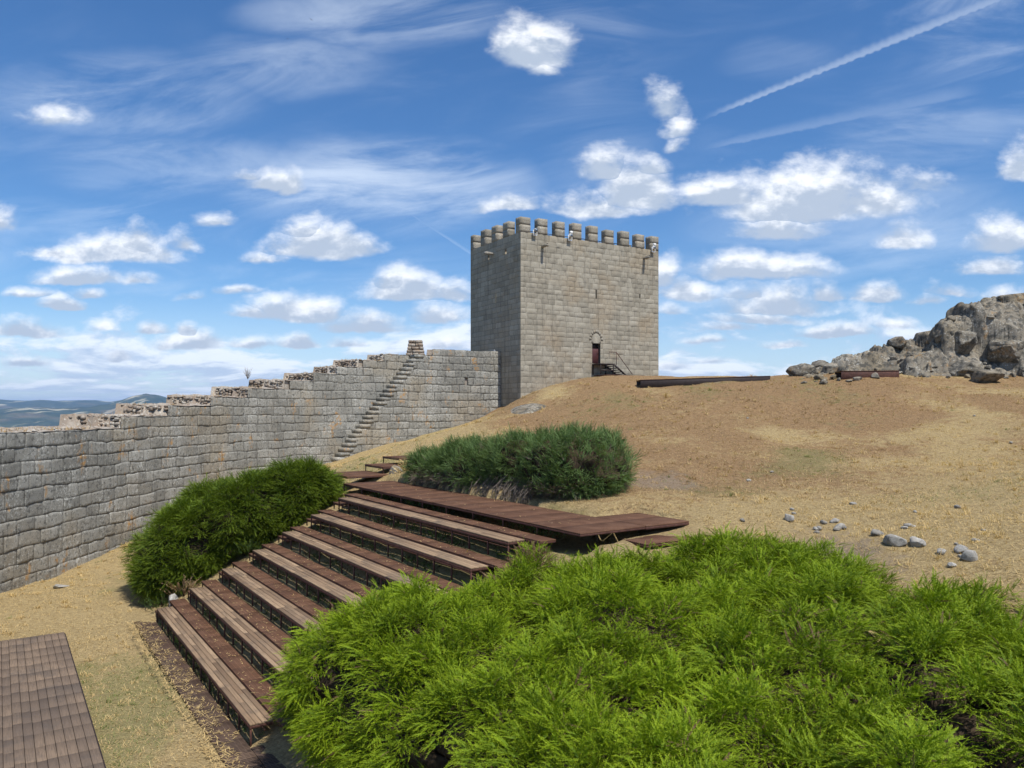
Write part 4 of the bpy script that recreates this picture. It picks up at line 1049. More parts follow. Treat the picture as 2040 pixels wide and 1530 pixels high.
def place_fronds(tmpls, pos, fwd, up, size, tone, dead, rg, name, mat, parent, chunk=True):
    fwd = norm(fwd); side = norm(np.cross(up, fwd)); up = np.cross(fwd, side)
    Vs = []; T = []; E = []; Dd = []; which = rg.integers(0, len(tmpls), len(pos))
    for i, (tv, te) in enumerate(tmpls):
        k = which == i
        if not k.any(): continue
        B = np.stack([fwd[k], side[k], up[k]], 1)                      # n,3,3
        P = np.einsum('vj,njk->nvk', tv, B) * size[k][:, None, None] + pos[k][:, None, :]
        n = k.sum(); Vs.append(P.reshape(-1, 3)); T.append(np.repeat(tone[k], len(tv))); E.append(np.tile(te, n)); Dd.append(np.repeat(dead[k], len(tv)))
    V = np.concatenate(Vs); F = np.arange(len(V)).reshape(-1, 3)
    iv = np.array(parent.location) if parent else 0
    return np_mesh(name, V - iv, F, mat, parent, {'tone': np.concatenate(T), 'tip': np.concatenate(E), 'dead': np.concatenate(Dd)})

def sample_box_surface(n, hp, ha, hz, rg, bottom=False):
    ar = np.array([4 * hp * ha, 2 * ha * hz * 2, 2 * ha * hz * 2, 2 * hp * hz * 2, 2 * hp * hz * 2]); ar = ar / ar.sum()
    f = rg.choice(5, n, p=ar); a = rg.uniform(-1, 1, n); b = rg.uniform(-1, 1, n)
    q = np.zeros((n, 3))
    q[f == 0] = np.stack([a, b, np.ones(n)], 1)[f == 0]
    q[f == 1] = np.stack([np.ones(n), a, b], 1)[f == 1]; q[f == 2] = np.stack([-np.ones(n), a, b], 1)[f == 2]
    q[f == 3] = np.stack([a, np.ones(n), b], 1)[f == 3]; q[f == 4] = np.stack([a, -np.ones(n), b], 1)[f == 4]
    return q
class Shrub:
    """rounded box of foliage in stand coordinates; zlo, zhi are functions of (p, a)"""
    def __init__(s, p0, p1, a0, a1, zlo, zhi, n=4.0, lump=0.35, lf=0.9, seed=0, cut=0.0, head=0.5, dome=0.3):
        s.pc, s.ac = (p0 + p1) / 2, (a0 + a1) / 2; s.hp, s.ha = (p1 - p0) / 2, (a1 - a0) / 2
        s.zlo, s.zhi, s.n, s.lump, s.lf, s.seed, s.cut = zlo, zhi, n, lump, lf, seed, cut
        s.head, s.dome, s.kd = head, dome, None; s.heads()
    def heads(s):
        rg = np.random.default_rng(s.seed + 500); area = 4 * s.hp * s.ha + 5.6 * (s.hp + s.ha)
        q = sample_box_surface(int(area / s.head ** 2 * 0.9), s.hp, s.ha, 1.4, rg); W, N = s.surf(q)
        s.HW = W - N * 0.15; kd = kdtree.KDTree(len(W))
        for i, w in enumerate(s.HW): kd.insert(w, i)
        kd.balance(); s.kd = kd; s.hr = s.head * rg.uniform(0.8, 1.35, len(W)); s.hh = rg.uniform(0.45, 1.3, len(W)); s.ht = rg.normal(0, 0.16, len(W))
    def surf(s, q, shrink=0.0):
        k = (np.abs(q) ** s.n).sum(-1) ** (-1 / s.n); u = q * k[:, None]
        nn = np.sign(u) * np.abs(u) ** (s.n - 1)
        p = s.pc + u[:, 0] * s.hp; a = s.ac + u[:, 1] * s.ha
        if s.cut: a = a - (1.3 * sm(p, 5.6, 7.6) + (s.cut - 1.3) * sm(p, 9.3, 11.6)) * (u[:, 1] + 1) / 2
        lo, hi = s.zlo(p, a), s.zhi(p, a); zc = lo + (hi - lo) * 0.35
        hz = np.where(u[:, 2] > 0, hi - zc, zc - lo); z = zc + u[:, 2] * hz
        W = fr_pd(np.stack([p, a, z], 1))
        N = nn / np.stack([np.full(len(q), s.hp), np.full(len(q), s.ha), hz], 1)
        Nw = norm(fr_pd(N))
        d = s.lump * fbm(W * s.lf + s.seed, 3) * 1.3 - shrink
        if s.kd is not None:
            W1 = W + Nw * (s.lump * fbm(W * s.lf + s.seed, 3) * 1.3)[:, None]
            ii = np.zeros(len(W), int); dd = np.zeros(len(W))
            for k, w in enumerate(W1): _, ii[k], dd[k] = s.kd.find(w)
            s.last = ii; s.rel = dd / s.hr[ii]
            d = d + s.dome * sm(u[:, 2], -0.75, 0.35) * s.hh[ii] * np.clip(1 - (dd / s.hr[ii]) ** 2, -0.7, 1)
        return W + Nw * d[:, None], Nw
    def hull(s, shrink, name, mat, parent, seg=46):
        # cube sphere pushed inside the foliage: solid dark shell, gap shade put into its colour
        V = []; F = []; g = np.linspace(-1, 1, seg); o = 0
        for ax in range(3):
            for sg in (-1, 1):
                if ax == 2 and sg == -1: continue
                A, B = np.meshgrid(g, g); q = np.zeros((seg, seg, 3)); q[..., ax] = sg; q[..., (ax + 1) % 3] = A; q[..., (ax + 2) % 3] = B
                V.append(q.reshape(-1, 3)); idx = np.arange(seg * seg).reshape(seg, seg) + o; o += seg * seg
                F.append(np.stack([idx[:-1, :-1], idx[:-1, 1:], idx[1:, 1:], idx[1:, :-1]], -1).reshape(-1, 4))
        W, N = s.surf(np.concatenate(V), shrink)
        W[:, 2] -= 0.45 * sm(W @ Nv, s.pc + s.hp - 2.6, s.pc + s.hp - 0.9) * (s.cut > 0)
        W = W + 0.10 * np.stack([vnoise(W * 4 + k * 9) for k in range(3)], -1)
        np_mesh(name, W - np.array(parent.location), np.concatenate(F), mat, parent, {'tone': np.clip(0.5 + 0.6 * vnoise(W * 7), 0, 1)})

def leafy(sh, root, nbr, per, blen, fsize, tmpls, mat, rg, upw=0.45, nrmw=0.7, rnd=0.55, spread=55, depth=0.30, bias=None, tonef=None, deadf=None, name='foliage', keep=None, droop=0.0, crev=9.0, lowcut=99.0, flat=True):
    q = sample_box_surface(nbr, sh.hp, sh.ha, 1.4, rg)
    q = q[q[:, 2] > -0.97]
    W, N = sh.surf(q)
    hd = sh.last.copy(); rel = sh.rel.copy()
    pp_ = W @ Nv; aa_ = W @ Dv; below = sh.zhi(pp_, aa_) - W[:, 2]
    low = (below > lowcut) & (pp_ < sh.pc - sh.hp + 1.3) & (rg.random(len(W)) < 0.72)
    W = W - N * (rg.uniform(0, 1, (len(W), 1)) ** 1.3) * depth
    if keep is not None:
        k = keep(W); W, N, hd = W[k], N[k], hd[k]
    low = low if keep is None else low[k]
    k = ~low & ((rel if keep is None else rel[k]) < np.where((W @ Nv) > 12.5, 9.0, crev) * (0.85 + 0.3 * rg.random(len(W))))
    W, N, hd = W[k], N[k], hd[k]
    out_ = norm(W - sh.HW[hd])
    n = len(W)
    D = N * nrmw * 0.6 + out_ * 0.55 + np.array([0, 0, upw]) + rg.normal(0, rnd, (n, 3)) * np.array([1, 1, 0.5])
    if bias is not None: D = D + np.array(bias)
    if flat:
        o2 = out_ * np.array([1, 1, 0.35]); D = norm(o2) * 0.8 + N * np.array([0.35, 0.35, 0.1]) + rg.normal(0, rnd, (n, 3)) * np.array([1, 1, 0.35]) + np.array([0, 0, upw])
        if bias is not None: D = D + np.array(bias)
    D = norm(D)
    S = norm(np.cross(D, np.array([0, 0, 1.0]) + 0.35 * rg.normal(0, 1, (n, 3)))); U = np.cross(S, D); U *= np.sign(U[:, 2:3] + 1e-6)
    bl = blen * rg.uniform(0.7, 1.35, n)
    t = rg.uniform(0.15, 1.0, (n, per)) ; t[:, 0] = 1.0
    an = np.radians(rg.normal(0, spread * 0.6, (n, per))) * (1.15 - 0.75 * t)
    pos = W[:, None] + D[:, None] * (bl[:, None] * (t - 0.75))[..., None] + S[:, None] * (np.sin(an) * bl[:, None] * 0.35)[..., None] + U[:, None] * (rg.normal(0, 0.04, (n, per)))[..., None]
    fw = D[:, None] * np.cos(an)[..., None] + S[:, None] * np.sin(an)[..., None] + U[:, None] * rg.normal(-0.02, 0.22, (n, per))[..., None]
    fw = fw - np.array([0, 0, 1.0]) * droop * t[..., None]
    up = U[:, None] + rg.normal(0, 0.20, (n, per, 3))
    m = n * per; pos = pos.reshape(m, 3); fw = fw.reshape(m, 3); up = np.broadcast_to(up, (n, per, 3)).reshape(m, 3)
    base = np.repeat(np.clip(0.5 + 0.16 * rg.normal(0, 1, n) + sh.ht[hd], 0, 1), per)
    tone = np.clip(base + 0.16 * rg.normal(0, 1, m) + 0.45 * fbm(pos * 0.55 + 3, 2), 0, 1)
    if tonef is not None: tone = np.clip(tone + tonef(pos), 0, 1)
    dead = (rg.random(m) < 0.012).astype(float)
    if deadf is not None: dead = np.maximum(dead, deadf(pos, rg))
    return place_fronds(tmpls, pos, fw, up, fsize * rg.uniform(0.65, 1.3, m), tone, dead, rg, name, mat, root)

def branches(sh, root, n, mat, rg, p_c, zf):
    """limbs running from the root crown into the foliage"""
    q = sample_box_surface(n, sh.hp, sh.ha, 1.4, rg); q = q[q[:, 2] > -0.3]
    W, N = sh.surf(q, 0.25); b = MB(); iv = np.array(root.location)
    for w in W:
        pa = np.array([w @ Nv, w @ Dv]); c = np.array([sh.pc, sh.ac]); f = pa + (c - pa) * rg.uniform(0.15, 0.5)
        st = PD(f[0], f[1], float(sh.zlo(f[0], f[1])) - 0.05); md = (st + w) / 2 + np.array([0, 0, 0.25]) + rg.normal(0, 0.12, 3)
        b.tube([st - iv, md - iv, w - iv], [0.035, 0.022, 0.008], 5, rg.random())
    b.build('branches', mat, root)

def build_shrubs():
    # --- big juniper in the foreground
    rg = np.random.default_rng(21)
    p0, p1, a0, a1 = 4.62, 14.6, P1a - 25.0, P1a - 11.1
    def zlo(p, a): return np.minimum(Z0 + 0.05 + 0.43 * np.clip((p - 4.1) / ROW_R, 0, 9.5), -6.3 + 0.14 * (p - 4.4))
    def zhi(p, a):
        z = -4.12 + (p - 4.4) * 0.155
        z = z - 0.10 - 0.16 * sm(p, 9, 12.5) + 0.145 * np.minimum(a - 11.5, 1.0) * sm(p, 11.2, 14.0)
        z = z + 0.10 * np.exp(-((p - 7.5) / 2.5) ** 2) - 0.25 * np.exp(-((p - 8.8) ** 2 + (a - (P1a - 22)) ** 2) / 5.0)
        return z
    sh = Shrub(p0, p1, a0, a1, zlo, zhi, 7.0, 0.42, 0.55, 4, 2.9, 0.54, 0.46)
    root = empty('juniper_shrub', tuple(PD(9, P1a - 17, -5.0)))
    tag(root, 'huge bright green juniper shrub filling the right foreground beside the benches', 'shrub')
    sh.hull(0.55, 'dark_hull', M['twig'], root)
    tm = [frond_template(11, s, 0.20, 0.062, 44, d, c) for s, d, c in ((1, .22, .10), (2, .32, -.12), (3, .12, 0.0), (4, .40, .18))]
    dc = [at(965, 1128, 16.3), at(1045, 1098, 16.9), at(1100, 1080, 17.3), at(930, 1158, 15.8)]
    def deadf(pos, rg):
        m = np.zeros(len(pos))
        for c, r in zip(dc, (0.8, 0.85, 0.7, 0.6)): m = np.maximum(m, np.exp(-((pos - c) ** 2).sum(1) / (r * r)))
        m = m + 0.35 * vnoise(pos * 2.2)
        return (rg.random(len(pos)) < np.clip((m - 0.2) * 2.0, 0, 0.92)).astype(float)
    def vis(W):
        px = CX + FPX * W[:, 0] / np.maximum(W[:, 1], 0.5); py = HY - FPX * W[:, 2] / np.maximum(W[:, 1], 0.5)
        return ((px > 350) & (px < 2250) & (py < 1720) & (W[:, 1] > 3)) | (rg.random(len(W)) < 0.25)
    leafy(sh, root, 25000, 10, 0.42, 0.175, tm, M['juniper'], rg, 0.12, 0.45, 0.42, 62, 0.22, (0.10, -0.10, 0), None, deadf, keep=vis, droop=0.15, crev=0.86, lowcut=1.25)
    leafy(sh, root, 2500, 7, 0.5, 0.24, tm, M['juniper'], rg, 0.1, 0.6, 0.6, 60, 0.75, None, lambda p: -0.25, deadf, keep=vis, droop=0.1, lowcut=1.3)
    leafy(sh, root, 1500, 10, 0.75, 0.20, tm, M['juniper'], rg, 0.22, 0.60, 0.45, 48, 0.05, (0.12, -0.15, 0), lambda p: 0.12, deadf, keep=vis, droop=0.1, crev=0.55, lowcut=1.0)
    branches(sh, root, 160, M['twig'], rg, None, None)
    # --- juniper on the left of the stand
    rg = np.random.default_rng(22)
    def zlo2(p, a): return Z0 + 0.44 * np.clip((p - 4.1) / ROW_R, 0, 9)
    def zhi2(p, a): return -3.95 + (p - 4.0) * 0.285 - 0.10 * (a - (P1a + 3.5)) - 0.4 * np.exp(-((p - 10.7) / 0.9) ** 2)
    sh = Shrub(4.2, 10.75, P1a + 1.25, P1a + 4.6, zlo2, zhi2, 3.4, 0.45, 0.8, 9, 0.0, 0.62, 0.42)
    root = empty('juniper_shrub', tuple(PD(7.5, P1a + 3, -5.0)))
    tag(root, 'dark green juniper shrub between the curtain wall and the left bench ends', 'shrub')
    sh.hull(0.42, 'dark_hull', M['twig'], root)
    tm2 = [frond_template(9, s, 0.21, 0.075, 44, d, c) for s, d, c in ((5, .2, .1), (6, .3, -.12), (7, .1, 0.0))]
    dead_c = [at(610, 925, 31), at(470, 935, 30.5), at(540, 930, 31)]
    def deadf2(pos, rg):
        m = np.zeros(len(pos))
        for c in dead_c: m = np.maximum(m, np.exp(-((pos - c) ** 2).sum(1) / 0.8))
        return (rg.random(len(pos)) < np.clip(m * 0.75, 0, 0.7)).astype(float)
    leafy(sh, root, 9500, 9, 0.46, 0.21, tm2, M['juniper_dark'], rg, 0.05, 0.50, 0.40, 58, 0.28, (-0.15, -0.1, 0), None, deadf2, crev=0.92)
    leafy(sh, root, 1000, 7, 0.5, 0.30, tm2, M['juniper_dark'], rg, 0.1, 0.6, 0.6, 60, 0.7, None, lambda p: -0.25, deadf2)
    branches(sh, root, 60, M['twig'], rg, None, None)
    # --- grey green shrub behind the top platform
    rg = np.random.default_rng(23)
    root = empty('evergreen_shrub', tuple(PD(14.3, P1a - 4.5, -2.8)))
    tag(root, 'grey green bushy evergreen behind the top platform below the mound', 'shrub')
    tm3 = [frond_template(8, s, 0.20, 0.060, 42, d, c) for s, d, c in ((8, .05, .05), (9, .12, -.08), (10, -.05, 0.0))]
    lobes = [(12.95, 16.2, P1a - 9.4, P1a - 4.3, 2.10), (12.80, 15.9, P1a - 5.6, P1a - 1.4, 1.70), (12.75, 15.5, P1a - 2.8, P1a + 1.0, 1.45)]
    for i, (q0, q1, b0, b1, hh) in enumerate(lobes):
        zl = lambda p, a: -2.85 + 0.10 * (p - 13)
        zh = lambda p, a, hh=hh: -2.85 + hh + 0.10 * (p - 14.5)
        s2 = Shrub(q0, q1, b0, b1, zl, zh, 2.3, 0.35, 1.0, 13 + i, 0.0, 0.46, 0.28)
        s2.hull(0.30, 'dark_hull', M['twig'], root)
        def deadf3(pos, rg):
            pp = pos @ Nv; low = np.clip((-2.05 - pos[:, 2]) / 0.4, 0, 1) * np.clip((13.9 - pp) / 0.5, 0, 1) * (vnoise(pos * 0.9 + 2) > -0.15)
            return (rg.random(len(pos)) < low * 0.85).astype(float)
        leafy(s2, root, 2100, 9, 0.34, 0.22, tm3, M['rosemary'], rg, 0.30, 0.60, 0.60, 60, 0.28, None, None, deadf3, flat=False)
    # dry bleached growth hanging at its front foot
    b = MB(); iv = np.array(root.location)
    for k in range(520):
        a = P1a - rg.uniform(0.6, 7.6); p = 12.92 + rg.normal(0, 0.09); z0 = -2.80 + rg.uniform(0, 0.1); h = rg.uniform(0.15, 0.75)
        s = PD(p + 0.25, a, z0 + h) - iv; e = PD(p - rg.uniform(0, 0.12), a + rg.normal(0, 0.12), z0) - iv
        b.tube([s, (s + e) / 2 + PD(-0.10, rg.normal(0, 0.06), 0.03), e], [0.010, 0.009, 0.005], 3, rg.random())
    b.build('dead_twigs', M['greytwig'], root)
build_shrubs()

# small bushes and weeds
def tuft(name, label, cat, pos, n, h, spread, mat, seed, tm=None, group=None, dead=0.0):
    rg = np.random.default_rng(seed); root = empty(name, tuple(pos)); tag(root, label, cat, group)
    tm = tm or [frond_template(6, 30 + s, 0.30, 0.10, 40, 0.2, c) for s, c in ((0, .1), (1, -.1))]
    a = rg.uniform(0, 6.28, n); r = rg.uniform(0, 1, n) ** 0.7
    P = np.array(pos) + np.stack([np.cos(a) * r * spread * 0.5, np.sin(a) * r * spread * 0.5, rg.uniform(0, h * 0.6, n)], 1)
    fw = np.stack([np.cos(a) * r, np.sin(a) * r, rg.uniform(0.4, 1.2, n)], 1)
    place_fronds(tm, P, fw, np.tile([0, 0, 1.0], (n, 1)) + rg.normal(0, .3, (n, 3)), h * rg.uniform(0.4, 0.8, n), rg.random(n), (rg.random(n) < dead).astype(float), rg, 'foliage', mat, root)
    b = MB()
    for k in range(max(5, n // 8)):
        an = rg.uniform(0, 6.28); rr = rg.uniform(0, spread * 0.5)
        b.tube([(0, 0, -0.05), (math.cos(an) * rr * 0.5, math.sin(an) * rr * 0.5, h * 0.5), (math.cos(an) * rr, math.sin(an) * rr, h)], [0.012, 0.009, 0.004], 4)
    b.build('stems', M['twig'], root)
p_ = lambda p, a, z: PD(p, P1a + a, z)
tuft('weed_plant', 'leafy green weed by the lowest bench end under the left juniper', 'plant', p_(4.5, 1.5, Z0 + .05), 60, 0.45, 0.9, M['weed'], 41)
tuft('weed_plant', 'small bright weed at the left end of the middle bench', 'plant', p_(7.2, 0.95, -4.9), 70, 0.45, 0.8, M['weed'], 42)
tuft('dry_weed', 'rust coloured dead weed beside the second lowest bench end', 'plant', p_(5.1, 1.1, Z0 + .45), 46, 0.6, 0.7, M['straw'], 43, dead=1.0)
tuft('dry_bush', 'bleached dry bush beside the pale rock behind the top platform', 'bush', p_(14.1, 1.9, -2.75), 150, 0.75, 1.5, M['straw'], 44)

# ------------------------------------------------------------------ rocks
def ico(sub):
    bm = bmesh.new(); bmesh.ops.create_icosphere(bm, subdivisions=sub, radius=1.0)
    V = np.array([v.co[:] for v in bm.verts]); F = np.array([[v.index for v in f.verts] for f in bm.faces]); bm.free(); return V, F
ICO = {k: ico(k) for k in (2, 3, 4, 5)}
def rock_shape(seed, sub=4, cuts=14, size=(1, 1, 1), rough=0.05, flat=0.0, freq=2.2):
    rg = np.random.default_rng(seed); V, F = ICO[sub]; V = V.copy() * 1.25
    for k in range(cuts):
        n = norm(rg.normal(0, 1, 3) * np.array([1, 1, 0.8 + flat])); d = rg.uniform(0.62, 0.98)
        ex = V @ n - d; V = V - np.where(ex > 0, ex * 0.93, 0)[:, None] * n
    V = V * np.array(size)
    nn = norm(V); s = max(size)
    V = V + nn * (rough * s * fbm(V / s * freq + seed, 4))[:, None]
    # cracks: thin grooves along tilted layers
    lay = V @ norm(np.array([0.25, 0.1, 1.0])) / s * 3.2 + 0.5 * vnoise(V / s * 1.6 + seed)
    V = V - nn * (0.045 * s * np.exp(-((lay - np.round(lay)) / 0.09) ** 2))[:, None]
    return V, F
def rock(name, label, cat, pos, size, seed, mat='rock', group=None, rz=0.0, sink=0.25, sub=4, cuts=14, tilt=(0, 0)):
    V, F = rock_shape(seed, sub, cuts, size)
    o = np_mesh(name, V, F, M[mat], None, {'tone': np.clip(0.5 + 0.5 * vnoise(V * 2 + seed), 0, 1)}, False)
    o.location = (pos[0], pos[1], pos[2] + size[2] * (1 - sink)); o.rotation_euler = (tilt[0], tilt[1], rz)
    return tag(o, label, cat, group)
def build_rocks():
    # the outcrop: ledges of bedrock bonded into one mass
    c = at(1990, 700, 46.0); root = empty('rock_outcrop', (c[0], c[1], 1.5))
    tag(root, 'big lichened granite outcrop rising at the right edge beyond the mound', 'rock outcrop')
    iv = np.array(root.location); Vs = []; Fs = []; n = 0; tn = []
    sky_px = [1540, 1562, 1600, 1650, 1690, 1740, 1800, 1850, 1872, 1893, 1930, 2000, 2060, 2200, 2320]
    sky_py = [765, 752, 736, 728, 704, 684, 677, 668, 650, 620, 604, 597, 590, 590, 680]
    x0, x1, y0, y1, st = at(1535, 0, 47)[0], 40.0, 42.2, 56.0, 0.065
    xs = np.arange(x0, x1, st); ys = np.arange(y0, y1, st); X, Y = np.meshgrid(xs, ys)
    def base_h(x, y):
        px = CX + FPX * x / y; crest = (HY - np.interp(px, sky_px, sky_py)) / FPX
        yc = 49.0; zc = crest * yc
        front = 43.6 + 1.6 * np.clip((1850 - px) / 300, 0, 1) + 2.0 * sm(px, 1640, 1670) * sm(px, 1815, 1790)
        t = np.clip((y - front) / (yc - front), 0, 1)
        g0 = hgt(x, y) - 0.15
        prof = np.where(px > 1855, 0.42 * t + 0.58 * sm(t, 0.30, 0.62), t)
        up = g0 + np.maximum(zc - g0, 0) * prof
        back = zc - (y - yc) * 0.55
        return np.where(y < yc, up, back)
    def cells(x, y, size, seed, tilt, jump):
        """blocky fracture: every cell keeps the height of its own middle, with its own tilt"""
        wx = x + 0.35 * size * vnoise(xyzs(x / size * 0.9, y / size * 0.9, seed)); wy = y + 0.35 * size * vnoise(xyzs(x / size * 0.9, y / size * 0.9, seed + 5))
        gx, gy = np.floor(wx / size), np.floor(wy / size); best = np.full(x.shape, 1e9); cx = np.zeros_like(x); cy = np.zeros_like(x); hh = [np.zeros_like(x) for _ in range(3)]; sec = np.full(x.shape, 1e9)
        for i in (-1, 0, 1):
            for j in (-1, 0, 1):
                ix, iy = gx + i, gy + j
                r = [(_val[(_perm[(_perm[ix.astype(np.int64) & 4095] + iy.astype(np.int64)) & 4095] + seed * 7 + q * 911) & 4095]) for q in range(5)]
                px_, py_ = (ix + r[0]) * size, (iy + r[1]) * size; d = (wx - px_) ** 2 + ((wy - py_) * 1.25) ** 2
                k = d < best; sec = np.where(k, best, np.minimum(sec, d)); best = np.where(k, d, best); cx = np.where(k, px_, cx); cy = np.where(k, py_, cy)
                for q in range(3): hh[q] = np.where(k, r[2 + q], hh[q])
        edge = np.clip((np.sqrt(sec) - np.sqrt(best)) / size, 0, 1)
        return cx, cy, (hh[0] - 0.5) * jump, (hh[1] - 0.5) * tilt * (x - cx) + (hh[2] - 0.5) * tilt * (y - cy), edge
    cx, cy, j1, t1, e1 = cells(X, Y, 1.9, 3, 0.7, 0.55)
    Bm = base_h(X, Y); Bc = base_h(cx, cy); up = np.clip((Bm - hgt(X, Y)) / 0.5, 0, 1)
    Zr = Bm * 0.30 + 0.70 * (Bc + 0.25 * (Bm - Bc)) + j1 + t1
    c2x, c2y, j2, t2, e2 = cells(X, Y, 0.75, 8, 0.9, 0.34)
    Zr = Zr + j2 * 0.9 + t2 * 0.7
    c3x, c3y, j3, t3, e3 = cells(X, Y, 0.34, 15, 1.2, 0.20)
    Zr = Zr + j3 + t3 * 0.5 - 0.30 * np.exp(-(e1 / 0.05) ** 2) - 0.14 * np.exp(-(e2 / 0.06) ** 2) + 0.10 * fbm(xyzs(X * 1.2, Y * 1.2, 2), 4)
    gl = hgt(X, Y); Zr = np.where(up > 0, gl - 0.25 + (Zr - gl + 0.25) * up, gl - 0.3)
    px_g = CX + FPX * X / Y
    Zr = np.minimum(Zr, (HY - np.interp(px_g, sky_px, sky_py) + 4) / FPX * Y + 0.16)
    for _ in range(1):
        Zp = np.pad(Zr, 1, mode='edge'); Zr = (Zp[1:-1, 1:-1] * 4 + Zp[:-2, 1:-1] + Zp[2:, 1:-1] + Zp[1:-1, :-2] + Zp[1:-1, 2:]) / 8
    jx = 0.10 * vnoise(xyzs(X * 1.7, Y * 1.7, Zr * 1.7)); jy = 0.10 * vnoise(xyzs(X * 1.7, Y * 1.7, Zr * 1.7 + 9))
    nyr, nxr = X.shape; idx = np.arange(nxr * nyr).reshape(nyr, nxr)
    F0 = np.stack([idx[:-1, :-1], idx[:-1, 1:], idx[1:, 1:], idx[1:, :-1]], -1).reshape(-1, 4)
    hole = 0.5 * (Zr[:-1, :-1] + Zr[1:, 1:]).reshape(-1) < (gl[:-1, :-1].reshape(-1) - 0.12)
    F0 = F0[~hole]
    flatness = np.clip(1 - np.hypot(*np.gradient(Zr, st)) / 0.9, 0, 1) * (e2 < 0.35)
    np_mesh('bedrock', xyzs(X + jx, Y + jy, Zr).reshape(-1, 3) - iv, F0, M['rock'], root, {'tone': np.clip(0.5 + j1 * 0.8 + j2 * 0.8, 0, 1).ravel(), 'moss': np.clip(flatness * (0.65 + 1.2 * fbm(xyzs(X * .5, Y * .5, 4), 3)) * 1.4, 0, 1).ravel()}, True)
    def rock_z(x, y):
        i = int(np.clip((y - y0) / st, 0, nyr - 1)); j = int(np.clip((x - x0) / st, 0, nxr - 1)); return max(float(Zr[i, j]), float(gl[i, j]))
    spec = [(1884, 668, 46.6, (0.65, 0.9, 0.95)), (1912, 682, 46.2, (0.9, 0.9, 0.85)), (1962, 634, 48.2, (1.4, 1.3, 1.0)), (2035, 650, 47.6, (1.4, 1.3, 1.1)), (2000, 700, 45.9, (1.3, 1.1, .9)), (1925, 735, 45.0, (1.1, 0.9, .7))]
    for i, (px, py, Yc, sz) in enumerate(spec):
        V, F = rock_shape(100 + i, 5, 26, sz, 0.075, 0.3, 3.4)
        a_ = random.uniform(-0.35, 0.35); ca, sa = math.cos(a_), math.sin(a_)
        V = V @ np.array([[ca, sa, 0], [-sa, ca, 0], [0, 0, 1]]).T
        V = V + 0.05 * np.stack([vnoise(V * 3.3 + k * 7 + i) for k in range(3)], -1)
        Vs.append(V + at(px, py, Yc) - iv); Fs.append(F + n); n += len(V); tn.append(np.clip(random.uniform(.2, .8) + 0.35 * vnoise(V * 1.5 + i), 0, 1))
    np_mesh('rock_ledges', np.concatenate(Vs), np.concatenate(Fs), M['rock'], root, {'tone': np.concatenate(tn)}, False)
    rg = np.random.default_rng(77)
    for i in range(60):
        px = rg.uniform(1600, 2060); Yc = rg.uniform(43.4, 47.5); x = (px - CX) / FPX * Yc; s = rg.uniform(0.07, 0.24)
        rock('loose_stone', 'loose grey stone in the rubble on the slope of the outcrop', 'stone', (x, Yc, rock_z(x, Yc) - s * 0.15), (s * rg.uniform(.8, 1.5), s, s * rg.uniform(.5, .9)), 300 + i, 'rock', 'loose stones on the outcrop slope', rg.uniform(0, 6), 0.3, 3, 10)
    rock('boulder', 'angular grey boulder balanced on the skyline left of the outcrop', 'boulder', np.array([at(1791, 678, 48.4)[0], 48.4, rock_z(at(1791, 678, 48.4)[0], 48.4)]), (0.66, 0.6, 0.46), 501, 'rock', None, 0.3, 0.02, 4, 20)
    rock('boulder', 'dark flat boulder at the left foot of the outcrop on the mound crest', 'boulder', at(1597, 752, 48.2), (1.0, 0.8, 0.62), 502, 'rock', None, 0.1, 0.45, 4, 24)
    rock('boulder', 'small rounded boulder just left of the short rusty walkway', 'boulder', at(1655, 748, 48.0), (0.58, 0.5, 0.46), 503, 'rock', None, 0.6, 0.25, 4, 14)
    rock('boulder', 'low grey boulder between the flat boulder and the rubble slope', 'boulder', at(1632, 745, 49.2), (0.75, 0.6, 0.52), 506, 'rock', None, 0.9, 0.2, 4, 14)
    rock('boulder', 'low dark boulder in the dry grass under the outcrop', 'boulder', at(1965, 758, 42.6), (0.85, 0.6, 0.45), 504, 'rock', None, -0.1, 0.55, 4, 14)
    rock('rock_slab', 'flat grey rock slab lying on the mound below the tower', 'rock', ground_hit(1048, 817, 30) + np.array([0, 0, -0.22]), (1.05, 1.1, 0.20), 505, 'rock', None, 0.2, 0.25, 4, 10, (0.22, -0.24))
    rock('pale_rock', 'pale lichened rock at the foot of the grating steps', 'rock', p_(13.4, 2.35, -2.85), (0.32, 0.3, 0.32), 507, 'rock', None, 0.2, 0.2, 4, 14)
    rock('kerb_stone', 'upright pale stone by the left end of the lowest bench', 'stone', p_(4.75, 0.95, Z0 + 0.05), (0.16, 0.2, 0.34), 508, 'pale', None, 0.2, 0.2, 3, 12)
    rock('field_stone', 'flat pale stone in the straw near the curtain wall foot', 'stone', ground_hit(119, 1171), (0.28, 0.22, 0.07), 509, 'pale', None, 0.2, 0.3, 3, 10)
    rock('field_stone', 'large weathered stone at the curtain wall foot beside the left juniper', 'stone', ground_hit(205, 1092, 12) + np.array([-0.1, 0, 0]), (0.9, 0.45, 0.35), 510, 'wall', None, 1.2, 0.3, 4, 14)
